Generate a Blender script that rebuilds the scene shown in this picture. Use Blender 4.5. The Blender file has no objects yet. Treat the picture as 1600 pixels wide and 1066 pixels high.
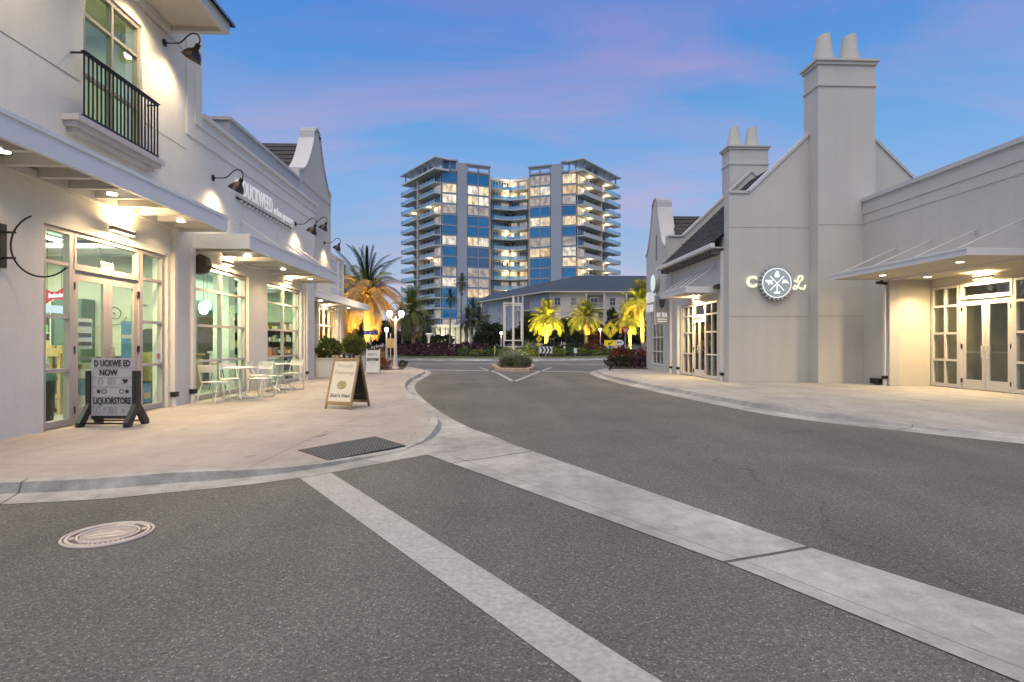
import bpy, bmesh, math, random
from mathutils import Vector, Matrix, noise as mnoise
random.seed(11)
R = math.radians
scene = bpy.context.scene
C = scene.collection

# ---------------------------------------------------------------- camera, sky, sun, exposure
F = 900.0; TH = math.atan(35/900); HZ = 536.0; CZ = 1.40      # focal length (px of 1600), yaw, horizon row, eye height
cam_d = bpy.data.cameras.new('camera'); cam = bpy.data.objects.new('camera', cam_d); C.objects.link(cam)
cam.location = (0, 0, CZ); cam.rotation_euler = (R(90), 0, -TH)
cam_d.sensor_width = 36; cam_d.lens = F*36/1600; cam_d.shift_y = (HZ-533)/1600
cam_d.clip_start = 0.05; cam_d.clip_end = 3000
scene.camera = cam

SUN_EL, SUN_AZ = R(70), R(194)          # azimuth measured from +Y towards +X
world = bpy.data.worlds.new('World'); scene.world = world; world.use_nodes = True
wn, wl = world.node_tree.nodes, world.node_tree.links
wn.clear()
def N(nt, t, **k):
    n = nt.nodes.new(t)
    for a, v in k.items(): setattr(n, a, v)
    return n
def build_sky():
    nt = world.node_tree
    sky = N(nt, 'ShaderNodeTexSky', sky_type='NISHITA', sun_disc=False)
    sky.sun_elevation = SUN_EL; sky.sun_rotation = SUN_AZ
    sky.air_density = 1.3; sky.dust_density = 0.3; sky.ozone_density = 4.0; sky.altitude = 0
    tc = N(nt, 'ShaderNodeTexCoord')
    sep = N(nt, 'ShaderNodeSeparateXYZ'); nt.links.new(tc.outputs['Generated'], sep.inputs[0])
    # dusk tint by height over the whole dome
    ramp = N(nt, 'ShaderNodeValToRGB'); nt.links.new(sep.outputs['Z'], ramp.inputs[0])
    cr = ramp.color_ramp
    cr.elements[0].position = 0.0;  cr.elements[0].color = (0.55, 0.60, 1.00, 1)
    cr.elements[1].position = 1.0; cr.elements[1].color = (0.36, 0.74, 1.20, 1)
    for p_, c_ in ((0.07, (.66, .62, .80)), (0.15, (.75, .68, .78)), (0.25, (.72, .85, 1.0)), (0.35, (.62, .91, 1.10)), (0.50, (.42, .80, 1.20))):
        e = cr.elements.new(p_); e.color = (*c_, 1)
    mul = N(nt, 'ShaderNodeMix', data_type='RGBA', blend_type='MULTIPLY'); mul.inputs[0].default_value = 1
    nt.links.new(sky.outputs[0], mul.inputs[6]); nt.links.new(ramp.outputs[0], mul.inputs[7])
    # long thin dusk clouds: project the direction on a flat cloud layer and stretch it
    zc = N(nt, 'ShaderNodeMath', operation='ADD'); zc.inputs[1].default_value = 0.22; nt.links.new(sep.outputs['Z'], zc.inputs[0])
    dx = N(nt, 'ShaderNodeMath', operation='DIVIDE'); nt.links.new(sep.outputs['X'], dx.inputs[0]); nt.links.new(zc.outputs[0], dx.inputs[1])
    dy = N(nt, 'ShaderNodeMath', operation='DIVIDE'); nt.links.new(sep.outputs['Y'], dy.inputs[0]); nt.links.new(zc.outputs[0], dy.inputs[1])
    cmb = N(nt, 'ShaderNodeCombineXYZ'); nt.links.new(dx.outputs[0], cmb.inputs[0]); nt.links.new(dy.outputs[0], cmb.inputs[1])
    mp = N(nt, 'ShaderNodeMapping'); mp.inputs['Scale'].default_value = (0.55, 1.5, 1); mp.inputs['Rotation'].default_value = (0, 0, R(9)); mp.inputs['Location'].default_value = (3.7, 1.2, 0)
    nt.links.new(cmb.outputs[0], mp.inputs[0])
    nz = N(nt, 'ShaderNodeTexNoise'); nz.inputs['Scale'].default_value = 1.6; nz.inputs['Detail'].default_value = 9; nz.inputs['Roughness'].default_value = 0.56; nz.inputs['Distortion'].default_value = 0.5
    nt.links.new(mp.outputs[0], nz.inputs[0])
    cl = N(nt, 'ShaderNodeValToRGB'); nt.links.new(nz.outputs[0], cl.inputs[0])
    cl.color_ramp.elements[0].position = 0.46; cl.color_ramp.elements[0].color = (0, 0, 0, 1)
    cl.color_ramp.elements[1].position = 0.74; cl.color_ramp.elements[1].color = (0.80, 0.80, 0.80, 1)
    pk = N(nt, 'ShaderNodeValToRGB'); nt.links.new(sep.outputs['Z'], pk.inputs[0])
    pk.color_ramp.elements[0].position = 0.0; pk.color_ramp.elements[0].color = (4.6, 3.9, 4.8, 1)
    pk.color_ramp.elements[1].position = 0.6; pk.color_ramp.elements[1].color = (1.95, 1.62, 3.9, 1)
    mix = N(nt, 'ShaderNodeMix', data_type='RGBA'); nt.links.new(cl.outputs[0], mix.inputs[0])
    nt.links.new(mul.outputs[2], mix.inputs[6]); nt.links.new(pk.outputs[0], mix.inputs[7])
    bg = N(nt, 'ShaderNodeBackground'); bg.inputs['Strength'].default_value = 0.15
    nt.links.new(mix.outputs[2], bg.inputs[0])
    out = N(nt, 'ShaderNodeOutputWorld'); nt.links.new(bg.outputs[0], out.inputs[0])
build_sky()
sd = bpy.data.lights.new('sun', 'SUN'); sd.energy = 3.35; sd.angle = R(75); sd.color = (1.0, 0.81, 0.47)
sun = bpy.data.objects.new('sun', sd); C.objects.link(sun)
sv = Vector((math.sin(SUN_AZ)*math.cos(SUN_EL), math.cos(SUN_AZ)*math.cos(SUN_EL), math.sin(SUN_EL)))
sun.rotation_euler = sv.to_track_quat('Z', 'Y').to_euler(); sun.location = sv*80

vs = scene.view_settings
vs.view_transform = 'Standard'; vs.look = 'None'; vs.gamma = 1.0; vs.use_curve_mapping = False; vs.exposure = 0.0
scene.cycles.use_denoising = True
scene.cycles.max_bounces = 7; scene.cycles.diffuse_bounces = 3; scene.cycles.glossy_bounces = 3
scene.cycles.transmission_bounces = 6; scene.cycles.transparent_max_bounces = 12
scene.cycles.sample_clamp_indirect = 4.0; scene.cycles.caustics_reflective = False; scene.cycles.caustics_refractive = False

# ---------------------------------------------------------------- pixel helpers (a pixel gives a direction; the plane gives the distance)
_s, _c = math.sin(TH), math.cos(TH)
def ray(px, py):
    u = (px-800)/F; return (_s+u*_c, _c-u*_s, (HZ-py)/F)
def onG(px, py, z=0.0):
    d = ray(px, py); t = (z-CZ)/d[2]; return Vector((d[0]*t, d[1]*t, z))
def onX(px, py, x):
    d = ray(px, py); t = x/d[0]; return Vector((x, d[1]*t, CZ+d[2]*t))
def onY(px, py, y):
    d = ray(px, py); t = y/d[1]; return Vector((d[0]*t, y, CZ+d[2]*t))

# ---------------------------------------------------------------- materials
MATS = {}
def mat(name, col, rough=0.6, metal=0.0, var=0.08, vscale=2.0, bump=0.0, bscale=80.0, spec=0.5, emis=None, estr=0.0, var2=0.0, v2scale=25.0):
    if name in MATS: return MATS[name]
    m = bpy.data.materials.new(name); m.use_nodes = True; nt = m.node_tree
    b = nt.nodes['Principled BSDF']
    b.inputs['Roughness'].default_value = rough; b.inputs['Metallic'].default_value = metal
    b.inputs['Specular IOR Level'].default_value = spec
    geo = N(nt, 'ShaderNodeNewGeometry')
    src = None
    if var > 0 or var2 > 0:
        hsv = N(nt, 'ShaderNodeHueSaturation'); hsv.inputs['Color'].default_value = (*col, 1)
        nz = N(nt, 'ShaderNodeTexNoise'); nz.inputs['Scale'].default_value = vscale; nz.inputs['Detail'].default_value = 6; nz.inputs['Roughness'].default_value = 0.6
        nt.links.new(geo.outputs['Position'], nz.inputs['Vector'])
        mr = N(nt, 'ShaderNodeMapRange'); mr.inputs[1].default_value = 0.25; mr.inputs[2].default_value = 0.75
        mr.inputs[3].default_value = 1-var; mr.inputs[4].default_value = 1+var
        nt.links.new(nz.outputs[0], mr.inputs[0]); v = mr.outputs[0]
        if var2 > 0:
            n2 = N(nt, 'ShaderNodeTexNoise'); n2.inputs['Scale'].default_value = v2scale; n2.inputs['Detail'].default_value = 3
            nt.links.new(geo.outputs['Position'], n2.inputs['Vector'])
            m2 = N(nt, 'ShaderNodeMapRange'); m2.inputs[1].default_value = 0.3; m2.inputs[2].default_value = 0.7
            m2.inputs[3].default_value = 1-var2; m2.inputs[4].default_value = 1+var2
            nt.links.new(n2.outputs[0], m2.inputs[0])
            mm = N(nt, 'ShaderNodeMath', operation='MULTIPLY'); nt.links.new(v, mm.inputs[0]); nt.links.new(m2.outputs[0], mm.inputs[1]); v = mm.outputs[0]
        nt.links.new(v, hsv.inputs['Value']); nt.links.new(hsv.outputs[0], b.inputs['Base Color'])
    else:
        b.inputs['Base Color'].default_value = (*col, 1)
    if bump > 0:
        nb = N(nt, 'ShaderNodeTexNoise'); nb.inputs['Scale'].default_value = bscale; nb.inputs['Detail'].default_value = 4
        nt.links.new(geo.outputs['Position'], nb.inputs['Vector'])
        bp = N(nt, 'ShaderNodeBump'); bp.inputs['Strength'].default_value = bump; bp.inputs['Distance'].default_value = 0.01
        nt.links.new(nb.outputs[0], bp.inputs['Height']); nt.links.new(bp.outputs[0], b.inputs['Normal'])
    if emis:
        b.inputs['Emission Color'].default_value = (*emis, 1); b.inputs['Emission Strength'].default_value = estr
    MATS[name] = m; return m

def streaks(m, amt=.07):
    """faint vertical weathering on render: stretched noise multiplied into the base colour"""
    nt = m.node_tree; b = nt.nodes['Principled BSDF']; src = b.inputs['Base Color'].links[0].from_socket
    geo = N(nt, 'ShaderNodeNewGeometry'); mp = N(nt, 'ShaderNodeMapping'); mp.inputs['Scale'].default_value = (2.6, 2.6, .14); nt.links.new(geo.outputs['Position'], mp.inputs[0])
    n = N(nt, 'ShaderNodeTexNoise'); n.inputs['Scale'].default_value = 1.3; n.inputs['Detail'].default_value = 6; n.inputs['Roughness'].default_value = .65; nt.links.new(mp.outputs[0], n.inputs['Vector'])
    r = N(nt, 'ShaderNodeMapRange'); r.inputs[1].default_value = .45; r.inputs[2].default_value = .75; r.inputs[3].default_value = 1; r.inputs[4].default_value = 1-amt; nt.links.new(n.outputs[0], r.inputs[0])
    v = N(nt, 'ShaderNodeVectorMath', operation='SCALE'); nt.links.new(src, v.inputs[0]); nt.links.new(r.outputs[0], v.inputs['Scale']); nt.links.new(v.outputs[0], b.inputs['Base Color'])
    return m
def glass(name, tint, refl=0.09, rough=0.02):
    if name in MATS: return MATS[name]
    m = bpy.data.materials.new(name); m.use_nodes = True; nt = m.node_tree; nt.nodes.clear()
    tr = N(nt, 'ShaderNodeBsdfTransparent'); tr.inputs[0].default_value = (*tint, 1)
    gl = N(nt, 'ShaderNodeBsdfGlossy'); gl.inputs['Roughness'].default_value = rough; gl.inputs[0].default_value = (1, 1, 1, 1)
    lw = N(nt, 'ShaderNodeLayerWeight'); lw.inputs[0].default_value = 0.25
    mr = N(nt, 'ShaderNodeMapRange'); mr.inputs[3].default_value = refl; mr.inputs[4].default_value = 0.75
    nt.links.new(lw.outputs['Facing'], mr.inputs[0])
    pw = N(nt, 'ShaderNodeMath', operation='POWER'); pw.inputs[1].default_value = 3.0; nt.links.new(lw.outputs['Facing'], pw.inputs[0]); nt.links.new(pw.outputs[0], mr.inputs[0])
    mx = N(nt, 'ShaderNodeMixShader'); nt.links.new(mr.outputs[0], mx.inputs[0]); nt.links.new(tr.outputs[0], mx.inputs[1]); nt.links.new(gl.outputs[0], mx.inputs[2])
    o = N(nt, 'ShaderNodeOutputMaterial'); nt.links.new(mx.outputs[0], o.inputs[0])
    MATS[name] = m; return m

def asphalt():
    m = bpy.data.materials.new('asphalt'); m.use_nodes = True; nt = m.node_tree; b = nt.nodes['Principled BSDF']
    b.inputs['Roughness'].default_value = 0.88; b.inputs['Specular IOR Level'].default_value = 0.3
    geo = N(nt, 'ShaderNodeNewGeometry')
    big = N(nt, 'ShaderNodeTexNoise'); big.inputs['Scale'].default_value = 0.45; big.inputs['Detail'].default_value = 7; big.inputs['Roughness'].default_value = 0.65
    fine = N(nt, 'ShaderNodeTexNoise'); fine.inputs['Scale'].default_value = 42; fine.inputs['Detail'].default_value = 5; fine.inputs['Roughness'].default_value = 0.75
    vo = N(nt, 'ShaderNodeTexVoronoi'); vo.inputs['Scale'].default_value = 135
    for n in (big, fine, vo): nt.links.new(geo.outputs['Position'], n.inputs['Vector'])
    r1 = N(nt, 'ShaderNodeMapRange'); r1.inputs[1].default_value = .3; r1.inputs[2].default_value = .7; r1.inputs[3].default_value = .82; r1.inputs[4].default_value = 1.16; nt.links.new(big.outputs[0], r1.inputs[0])
    r2 = N(nt, 'ShaderNodeMapRange'); r2.inputs[1].default_value = .3; r2.inputs[2].default_value = .7; r2.inputs[3].default_value = .56; r2.inputs[4].default_value = 1.44; nt.links.new(fine.outputs[0], r2.inputs[0])
    sp = N(nt, 'ShaderNodeSeparateColor'); nt.links.new(vo.outputs['Color'], sp.inputs[0])
    r3 = N(nt, 'ShaderNodeValToRGB'); nt.links.new(sp.outputs[0], r3.inputs[0])
    r3.color_ramp.elements[0].position = 0.0; r3.color_ramp.elements[0].color = (.62, .62, .62, 1)
    r3.color_ramp.elements[1].position = 1.0; r3.color_ramp.elements[1].color = (2.5, 2.42, 2.3, 1)
    e = r3.color_ramp.elements.new(.5); e.color = (.95, .95, .95, 1)
    e = r3.color_ramp.elements.new(.93); e.color = (1.15, 1.13, 1.1, 1)
    a0 = N(nt, 'ShaderNodeMath', operation='MULTIPLY'); nt.links.new(r1.outputs[0], a0.inputs[0]); nt.links.new(r2.outputs[0], a0.inputs[1])
    lm = N(nt, 'ShaderNodeMapping'); lm.inputs['Scale'].default_value = (.55, .05, 1); lm.inputs['Rotation'].default_value = (0, 0, R(-6)); nt.links.new(geo.outputs['Position'], lm.inputs[0])
    ln = N(nt, 'ShaderNodeTexNoise'); ln.inputs['Scale'].default_value = 1.6; ln.inputs['Detail'].default_value = 4; nt.links.new(lm.outputs[0], ln.inputs['Vector'])
    lr = N(nt, 'ShaderNodeMapRange'); lr.inputs[1].default_value = .32; lr.inputs[2].default_value = .68; lr.inputs[3].default_value = .84; lr.inputs[4].default_value = 1.12; nt.links.new(ln.outputs[0], lr.inputs[0])
    on = N(nt, 'ShaderNodeTexNoise'); on.inputs['Scale'].default_value = 1.9; on.inputs['Detail'].default_value = 5; on.inputs['Roughness'].default_value = .6; nt.links.new(geo.outputs['Position'], on.inputs['Vector'])
    orr = N(nt, 'ShaderNodeMapRange'); orr.inputs[1].default_value = .66; orr.inputs[2].default_value = .76; orr.inputs[3].default_value = 1; orr.inputs[4].default_value = .72; nt.links.new(on.outputs[0], orr.inputs[0])
    a1 = N(nt, 'ShaderNodeMath', operation='MULTIPLY'); nt.links.new(a0.outputs[0], a1.inputs[0]); nt.links.new(lr.outputs[0], a1.inputs[1])
    a = N(nt, 'ShaderNodeMath', operation='MULTIPLY'); nt.links.new(a1.outputs[0], a.inputs[0]); nt.links.new(orr.outputs[0], a.inputs[1])
    mx = N(nt, 'ShaderNodeMix', data_type='RGBA', blend_type='MULTIPLY'); mx.inputs[0].default_value = 1; mx.inputs[6].default_value = (0.138, 0.133, 0.121, 1)
    nt.links.new(r3.outputs[0], mx.inputs[7])
    vm = N(nt, 'ShaderNodeVectorMath', operation='SCALE'); nt.links.new(mx.outputs[2], vm.inputs[0]); nt.links.new(a.outputs[0], vm.inputs['Scale'])
    # long fine cracks and tyre polish
    wv = N(nt, 'ShaderNodeTexVoronoi', feature='DISTANCE_TO_EDGE'); wv.inputs['Scale'].default_value = 0.16; wv.inputs['Randomness'].default_value = 1
    wp = N(nt, 'ShaderNodeTexNoise'); wp.inputs['Scale'].default_value = 1.1; wp.inputs['Detail'].default_value = 5
    nt.links.new(geo.outputs['Position'], wp.inputs['Vector'])
    wa = N(nt, 'ShaderNodeMix', data_type='VECTOR'); wa.inputs[0].default_value = .55; nt.links.new(geo.outputs['Position'], wa.inputs[4]); nt.links.new(wp.outputs['Color'], wa.inputs[5])
    nt.links.new(wa.outputs[1], wv.inputs['Vector'])
    ck = N(nt, 'ShaderNodeMapRange'); ck.inputs[1].default_value = 0.0; ck.inputs[2].default_value = 0.0016; ck.inputs[3].default_value = .72; ck.inputs[4].default_value = 1; nt.links.new(wv.outputs[0], ck.inputs[0])
    v2 = N(nt, 'ShaderNodeVectorMath', operation='SCALE'); nt.links.new(vm.outputs[0], v2.inputs[0]); nt.links.new(ck.outputs[0], v2.inputs['Scale'])
    nt.links.new(v2.outputs[0], b.inputs['Base Color'])
    ad = N(nt, 'ShaderNodeMath', operation='ADD'); nt.links.new(vo.outputs['Distance'], ad.inputs[0]); nt.links.new(fine.outputs[0], ad.inputs[1])
    bp = N(nt, 'ShaderNodeBump'); bp.inputs['Strength'].default_value = .7; bp.inputs['Distance'].default_value = .006
    nt.links.new(ad.outputs[0], bp.inputs['Height']); nt.links.new(bp.outputs[0], b.inputs['Normal'])
    MATS['asphalt'] = m; return m

def concrete(name, col, joint=None, stain=0.22):
    """pale concrete with blotchy stains, pitting and a trowelled grain"""
    if name in MATS: return MATS[name]
    m = bpy.data.materials.new(name); m.use_nodes = True; nt = m.node_tree; b = nt.nodes['Principled BSDF']
    b.inputs['Roughness'].default_value = 0.85; b.inputs['Specular IOR Level'].default_value = 0.3
    geo = N(nt, 'ShaderNodeNewGeometry')
    def nz(s, d, lo, hi, a0=.3, a1=.7, vec=None):
        n = N(nt, 'ShaderNodeTexNoise'); n.inputs['Scale'].default_value = s; n.inputs['Detail'].default_value = d; n.inputs['Roughness'].default_value = .62
        nt.links.new(vec or geo.outputs['Position'], n.inputs['Vector'])
        r = N(nt, 'ShaderNodeMapRange'); r.inputs[1].default_value = a0; r.inputs[2].default_value = a1; r.inputs[3].default_value = lo; r.inputs[4].default_value = hi
        nt.links.new(n.outputs[0], r.inputs[0]); return r.outputs[0]
    mp = N(nt, 'ShaderNodeMapping'); mp.inputs['Scale'].default_value = (1, .22, 1); mp.inputs['Rotation'].default_value = (0, 0, R(35)); nt.links.new(geo.outputs['Position'], mp.inputs[0])
    fac = [nz(.7, 6, 1-stain, 1+stain*.7), nz(6, 5, 1-stain*.5, 1+stain*.35), nz(70, 3, .88, 1.1), nz(2.6, 5, 1-stain*.5, 1.06, vec=mp.outputs[0])]
    fac.append(nz(3.1, 7, 1, .70, .64, .74)); fac.append(nz(9, 4, 1, .72, .66, .72, vec=mp.outputs[0]))
    v = fac[0]
    for f in fac[1:]:
        q = N(nt, 'ShaderNodeMath', operation='MULTIPLY'); nt.links.new(v, q.inputs[0]); nt.links.new(f, q.inputs[1]); v = q.outputs[0]
    if joint:                                                   # tooled joints between poured panels
        br = N(nt, 'ShaderNodeTexBrick'); br.offset = 0; br.inputs['Scale'].default_value = 1; br.inputs['Brick Width'].default_value = joint; br.inputs['Row Height'].default_value = joint
        br.inputs['Mortar Size'].default_value = 0.006; br.inputs['Color1'].default_value = (1, 1, 1, 1); br.inputs['Color2'].default_value = (.95, .95, .95, 1); br.inputs['Mortar'].default_value = (.55, .55, .55, 1)
        jm = N(nt, 'ShaderNodeMapping'); jm.inputs['Rotation'].default_value = (0, 0, R(4)); nt.links.new(geo.outputs['Position'], jm.inputs[0]); nt.links.new(jm.outputs[0], br.inputs['Vector'])
        sp = N(nt, 'ShaderNodeSeparateColor'); nt.links.new(br.outputs['Color'], sp.inputs[0])
        q = N(nt, 'ShaderNodeMath', operation='MULTIPLY'); nt.links.new(v, q.inputs[0]); nt.links.new(sp.outputs[0], q.inputs[1]); v = q.outputs[0]
    hs = N(nt, 'ShaderNodeHueSaturation'); hs.inputs['Color'].default_value = (*col, 1); nt.links.new(v, hs.inputs['Value']); nt.links.new(hs.outputs[0], b.inputs['Base Color'])
    nb = N(nt, 'ShaderNodeTexNoise'); nb.inputs['Scale'].default_value = 120; nb.inputs['Detail'].default_value = 3; nt.links.new(geo.outputs['Position'], nb.inputs['Vector'])
    bp = N(nt, 'ShaderNodeBump'); bp.inputs['Strength'].default_value = .35; bp.inputs['Distance'].default_value = .004; nt.links.new(nb.outputs[0], bp.inputs['Height']); nt.links.new(bp.outputs[0], b.inputs['Normal'])
    MATS[name] = m; return m

def leafmat(name, c1, c2, trans=0.25):
    if name in MATS: return MATS[name]
    m = bpy.data.materials.new(name); m.use_nodes = True; nt = m.node_tree; b = nt.nodes['Principled BSDF']
    b.inputs['Roughness'].default_value = .55; b.inputs['Specular IOR Level'].default_value = .3
    geo = N(nt, 'ShaderNodeNewGeometry')
    mx = N(nt, 'ShaderNodeMix', data_type='RGBA'); mx.inputs[6].default_value = (*c1, 1); mx.inputs[7].default_value = (*c2, 1)
    nt.links.new(geo.outputs['Random Per Island'], mx.inputs[0]); nt.links.new(mx.outputs[2], b.inputs['Base Color'])
    tl = N(nt, 'ShaderNodeBsdfTranslucent'); nt.links.new(mx.outputs[2], tl.inputs[0])
    ms = N(nt, 'ShaderNodeMixShader'); ms.inputs[0].default_value = trans; nt.links.new(b.outputs[0], ms.inputs[1]); nt.links.new(tl.outputs[0], ms.inputs[2])
    nt.links.new(ms.outputs[0], nt.nodes['Material Output'].inputs[0])
    MATS[name] = m; return m

def emit(name, col, s):
    if name in MATS: return MATS[name]
    m = bpy.data.materials.new(name); m.use_nodes = True; nt = m.node_tree; nt.nodes.clear()
    e = N(nt, 'ShaderNodeEmission'); e.inputs[0].default_value = (*col, 1); e.inputs[1].default_value = s
    o = N(nt, 'ShaderNodeOutputMaterial'); nt.links.new(e.outputs[0], o.inputs[0]); MATS[name] = m; return m

ASPH = asphalt()
CONC = concrete('concrete_gutter', (.385, .375, .35), stain=.36)
WALK = concrete('concrete_sidewalk', (.36, .32, .295), joint=3.0, stain=.16)
PAINT = mat('road_paint', (.345, .338, .315), .75, var=.12, vscale=4, var2=.18, v2scale=30, bump=.2)
STUCCO = mat('stucco_white', (.76, .73, .65), .9, var=.05, vscale=.7, bump=.25, bscale=160, spec=.2, var2=.03)
STUCCO_G = mat('stucco_grey', (.53, .518, .482), .9, var=.05, vscale=.6, bump=.25, bscale=160, spec=.2, var2=.03)
streaks(STUCCO, .04); streaks(STUCCO_G, .045)
TRIM = mat('trim_white', (.68, .66, .62), .6, var=.04)
TRIMG = mat('trim_grey', (.50, .50, .51), .55, var=.05)
FRAME = mat('window_frame_grey', (.43, .39, .37), .45, var=.04, metal=.1)
FRAMEW = mat('window_frame_white', (.66, .63, .57), .45, var=.04)
BLACK = mat('black_metal', (.018, .017, .017), .42, var=.15, metal=.2)
RUBBER = mat('black_rubber', (.025, .025, .026), .75, var=.2, bump=.2)
PLASTIC = mat('black_plastic', (.022, .021, .022), .45, var=.2)
STEEL = mat('brushed_steel', (.55, .54, .52), .3, metal=.9, var=.08)
GLASS = glass('shop_glass', (.80, .93, .86))
GLASSD = glass('dark_shop_glass', (.62, .68, .66), refl=.14)
SHINGLE = mat('shingle_dark', (.045, .044, .045), .9, var=.3, vscale=3, bump=.4, bscale=60, var2=.3)
WARM = (1.0, .70, .36)
LAMP = emit('lamp_warm', (1.0, .78, .48), 9.0)
LAMPW = emit('lamp_white', (1.0, .93, .78), 8.0)
STRIP = emit('strip_light', (.90, 1.0, .90), 4.0)

# ---------------------------------------------------------------- mesh builder
class MB:
    def __init__(self): self.v = []; self.f = []; self.mi = []; self.cur = 0
    def quad(self, *p):
        b = len(self.v); self.v += [tuple(q) for q in p]; self.f.append(tuple(range(b, b+len(p)))); self.mi.append(self.cur); return self
    def box(self, x0, x1, y0, y1, z0, z1, M_=None):
        if x0 > x1: x0, x1 = x1, x0
        if y0 > y1: y0, y1 = y1, y0
        if z0 > z1: z0, z1 = z1, z0
        P = [(x0,y0,z0),(x1,y0,z0),(x1,y1,z0),(x0,y1,z0),(x0,y0,z1),(x1,y0,z1),(x1,y1,z1),(x0,y1,z1)]
        if M_ is not None: P = [tuple(M_ @ Vector(p)) for p in P]
        b = len(self.v); self.v += P
        for q in ((0,3,2,1),(4,5,6,7),(0,1,5,4),(1,2,6,5),(2,3,7,6),(3,0,4,7)):
            self.f.append(tuple(b+i for i in q)); self.mi.append(self.cur)
        return self
    def bar(self, p0, p1, w, h=None, up=(0,0,1)):
        p0 = Vector(p0); p1 = Vector(p1); d = p1-p0; L = d.length
        if L < 1e-6: return self
        d.normalize(); up = Vector(up)
        if abs(d.dot(up)) > .99: up = Vector((0,1,0))
        s = d.cross(up).normalized(); u = s.cross(d); h = h or w
        M_ = Matrix(((s.x,d.x,u.x,p0.x),(s.y,d.y,u.y,p0.y),(s.z,d.z,u.z,p0.z),(0,0,0,1)))
        return self.box(-w/2, w/2, 0, L, -h/2, h/2, M_)
    def tube(self, pts, r, n=8, caps=True):
        pts = [Vector(p) for p in pts]; rs = r if isinstance(r, (list, tuple)) else [r]*len(pts)
        b = len(self.v); prev = None
        for i, p in enumerate(pts):
            d = (pts[min(i+1, len(pts)-1)]-pts[max(i-1, 0)]).normalized()
            if prev is None:
                a = Vector((0,0,1)) if abs(d.z) < .9 else Vector((1,0,0)); s = d.cross(a).normalized()
            else:
                s = (prev-d*prev.dot(d)).normalized()
            prev = s; t = d.cross(s)
            for k in range(n):
                an = 2*math.pi*k/n; self.v.append(tuple(p+(s*math.cos(an)+t*math.sin(an))*rs[i]))
        for i in range(len(pts)-1):
            for k in range(n):
                self.f.append((b+i*n+k, b+i*n+(k+1)%n, b+(i+1)*n+(k+1)%n, b+(i+1)*n+k)); self.mi.append(self.cur)
        if caps:
            self.f.append(tuple(b+k for k in reversed(range(n)))); self.mi.append(self.cur)
            e = b+(len(pts)-1)*n; self.f.append(tuple(e+k for k in range(n))); self.mi.append(self.cur)
        return self
    def lathe(self, prof, n=20, M_=None, close=False):
        b = len(self.v)
        for (r, z) in prof:
            for k in range(n):
                a = 2*math.pi*k/n; p = Vector((r*math.cos(a), r*math.sin(a), z)); self.v.append(tuple(M_ @ p) if M_ is not None else tuple(p))
        for i in range(len(prof)-1):
            for k in range(n):
                self.f.append((b+i*n+k, b+i*n+(k+1)%n, b+(i+1)*n+(k+1)%n, b+(i+1)*n+k)); self.mi.append(self.cur)
        if close:
            self.f.append(tuple(b+k for k in reversed(range(n)))); self.mi.append(self.cur)
            e = b+(len(prof)-1)*n; self.f.append(tuple(e+k for k in range(n))); self.mi.append(self.cur)
        return self
    def prism(self, poly, fn, w0, w1):
        """poly in (u, v); fn(u, v, w) -> xyz; extruded from w0 to w1"""
        n = len(poly); b = len(self.v)
        self.v += [tuple(fn(u, v, w0)) for u, v in poly]+[tuple(fn(u, v, w1)) for u, v in poly]
        self.f.append(tuple(b+i for i in range(n))); self.mi.append(self.cur)
        self.f.append(tuple(b+n+i for i in reversed(range(n)))); self.mi.append(self.cur)
        for i in range(n):
            j = (i+1) % n; self.f.append((b+i, b+n+i, b+n+j, b+j)); self.mi.append(self.cur)
        return self
    def mesh(self, name, mats, smooth=False):
        me = bpy.data.meshes.new(name); me.from_pydata(self.v, [], self.f); 
        for m in (mats if isinstance(mats, (list, tuple)) else [mats]): me.materials.append(m)
        me.polygons.foreach_set('material_index', self.mi)
        bm = bmesh.new(); bm.from_mesh(me); bmesh.ops.recalc_face_normals(bm, faces=bm.faces)
        if any(len(f.verts) > 4 for f in bm.faces): bmesh.ops.triangulate(bm, faces=[f for f in bm.faces if len(f.verts) > 4])
        bm.to_mesh(me); bm.free()
        if smooth:
            me.polygons.foreach_set('use_smooth', [True]*len(me.polygons))
            me.set_sharp_from_angle(angle=R(40))
        return me
    def build(self, name, mats, parent=None, smooth=False, local=False):
        return link(name, self.mesh(name, mats, smooth), parent, local)
def link(name, me, parent=None, local=False):
    o = bpy.data.objects.new(name, me); C.objects.link(o)
    if parent is not None:
        o.parent = parent
        if not local: o.matrix_parent_inverse = WORLD_INV[parent.name] if parent.name in WORLD_INV else Matrix.Identity(4)
    return o
WORLD_INV = {}
def thing(name, label, cat, loc=(0,0,0), rz=0.0, group=None):
    o = bpy.data.objects.new(name, None); C.objects.link(o); o.empty_display_size = .2
    o.location = loc; o.rotation_euler = (0, 0, rz)
    WORLD_INV[o.name] = (Matrix.Translation(loc) @ Matrix.Rotation(rz, 4, 'Z')).inverted()
    return tag(o, label, cat, group)
def tag(o, label=None, cat=None, group=None, kind=None):
    for k, v in (('label', label), ('category', cat), ('group', group), ('kind', kind)):
        if v: o[k] = v
    return o
def copy_tree(o, parent=None):
    c = o.copy(); C.objects.link(c); c.parent = parent
    for ch in list(o.children): copy_tree(ch, c)
    return c
def cat_rom(P, n=6):
    out = []
    for i in range(len(P)-1):
        a = P[max(i-1, 0)]; b = P[i]; c = P[i+1]; d = P[min(i+2, len(P)-1)]
        for k in range(n):
            t = k/n
            out.append(tuple(.5*((2*b[j])+(-a[j]+c[j])*t+(2*a[j]-5*b[j]+4*c[j]-d[j])*t*t+(-a[j]+3*b[j]-3*c[j]+d[j])*t**3) for j in range(len(b))))
    out.append(tuple(P[-1])); return out
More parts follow.
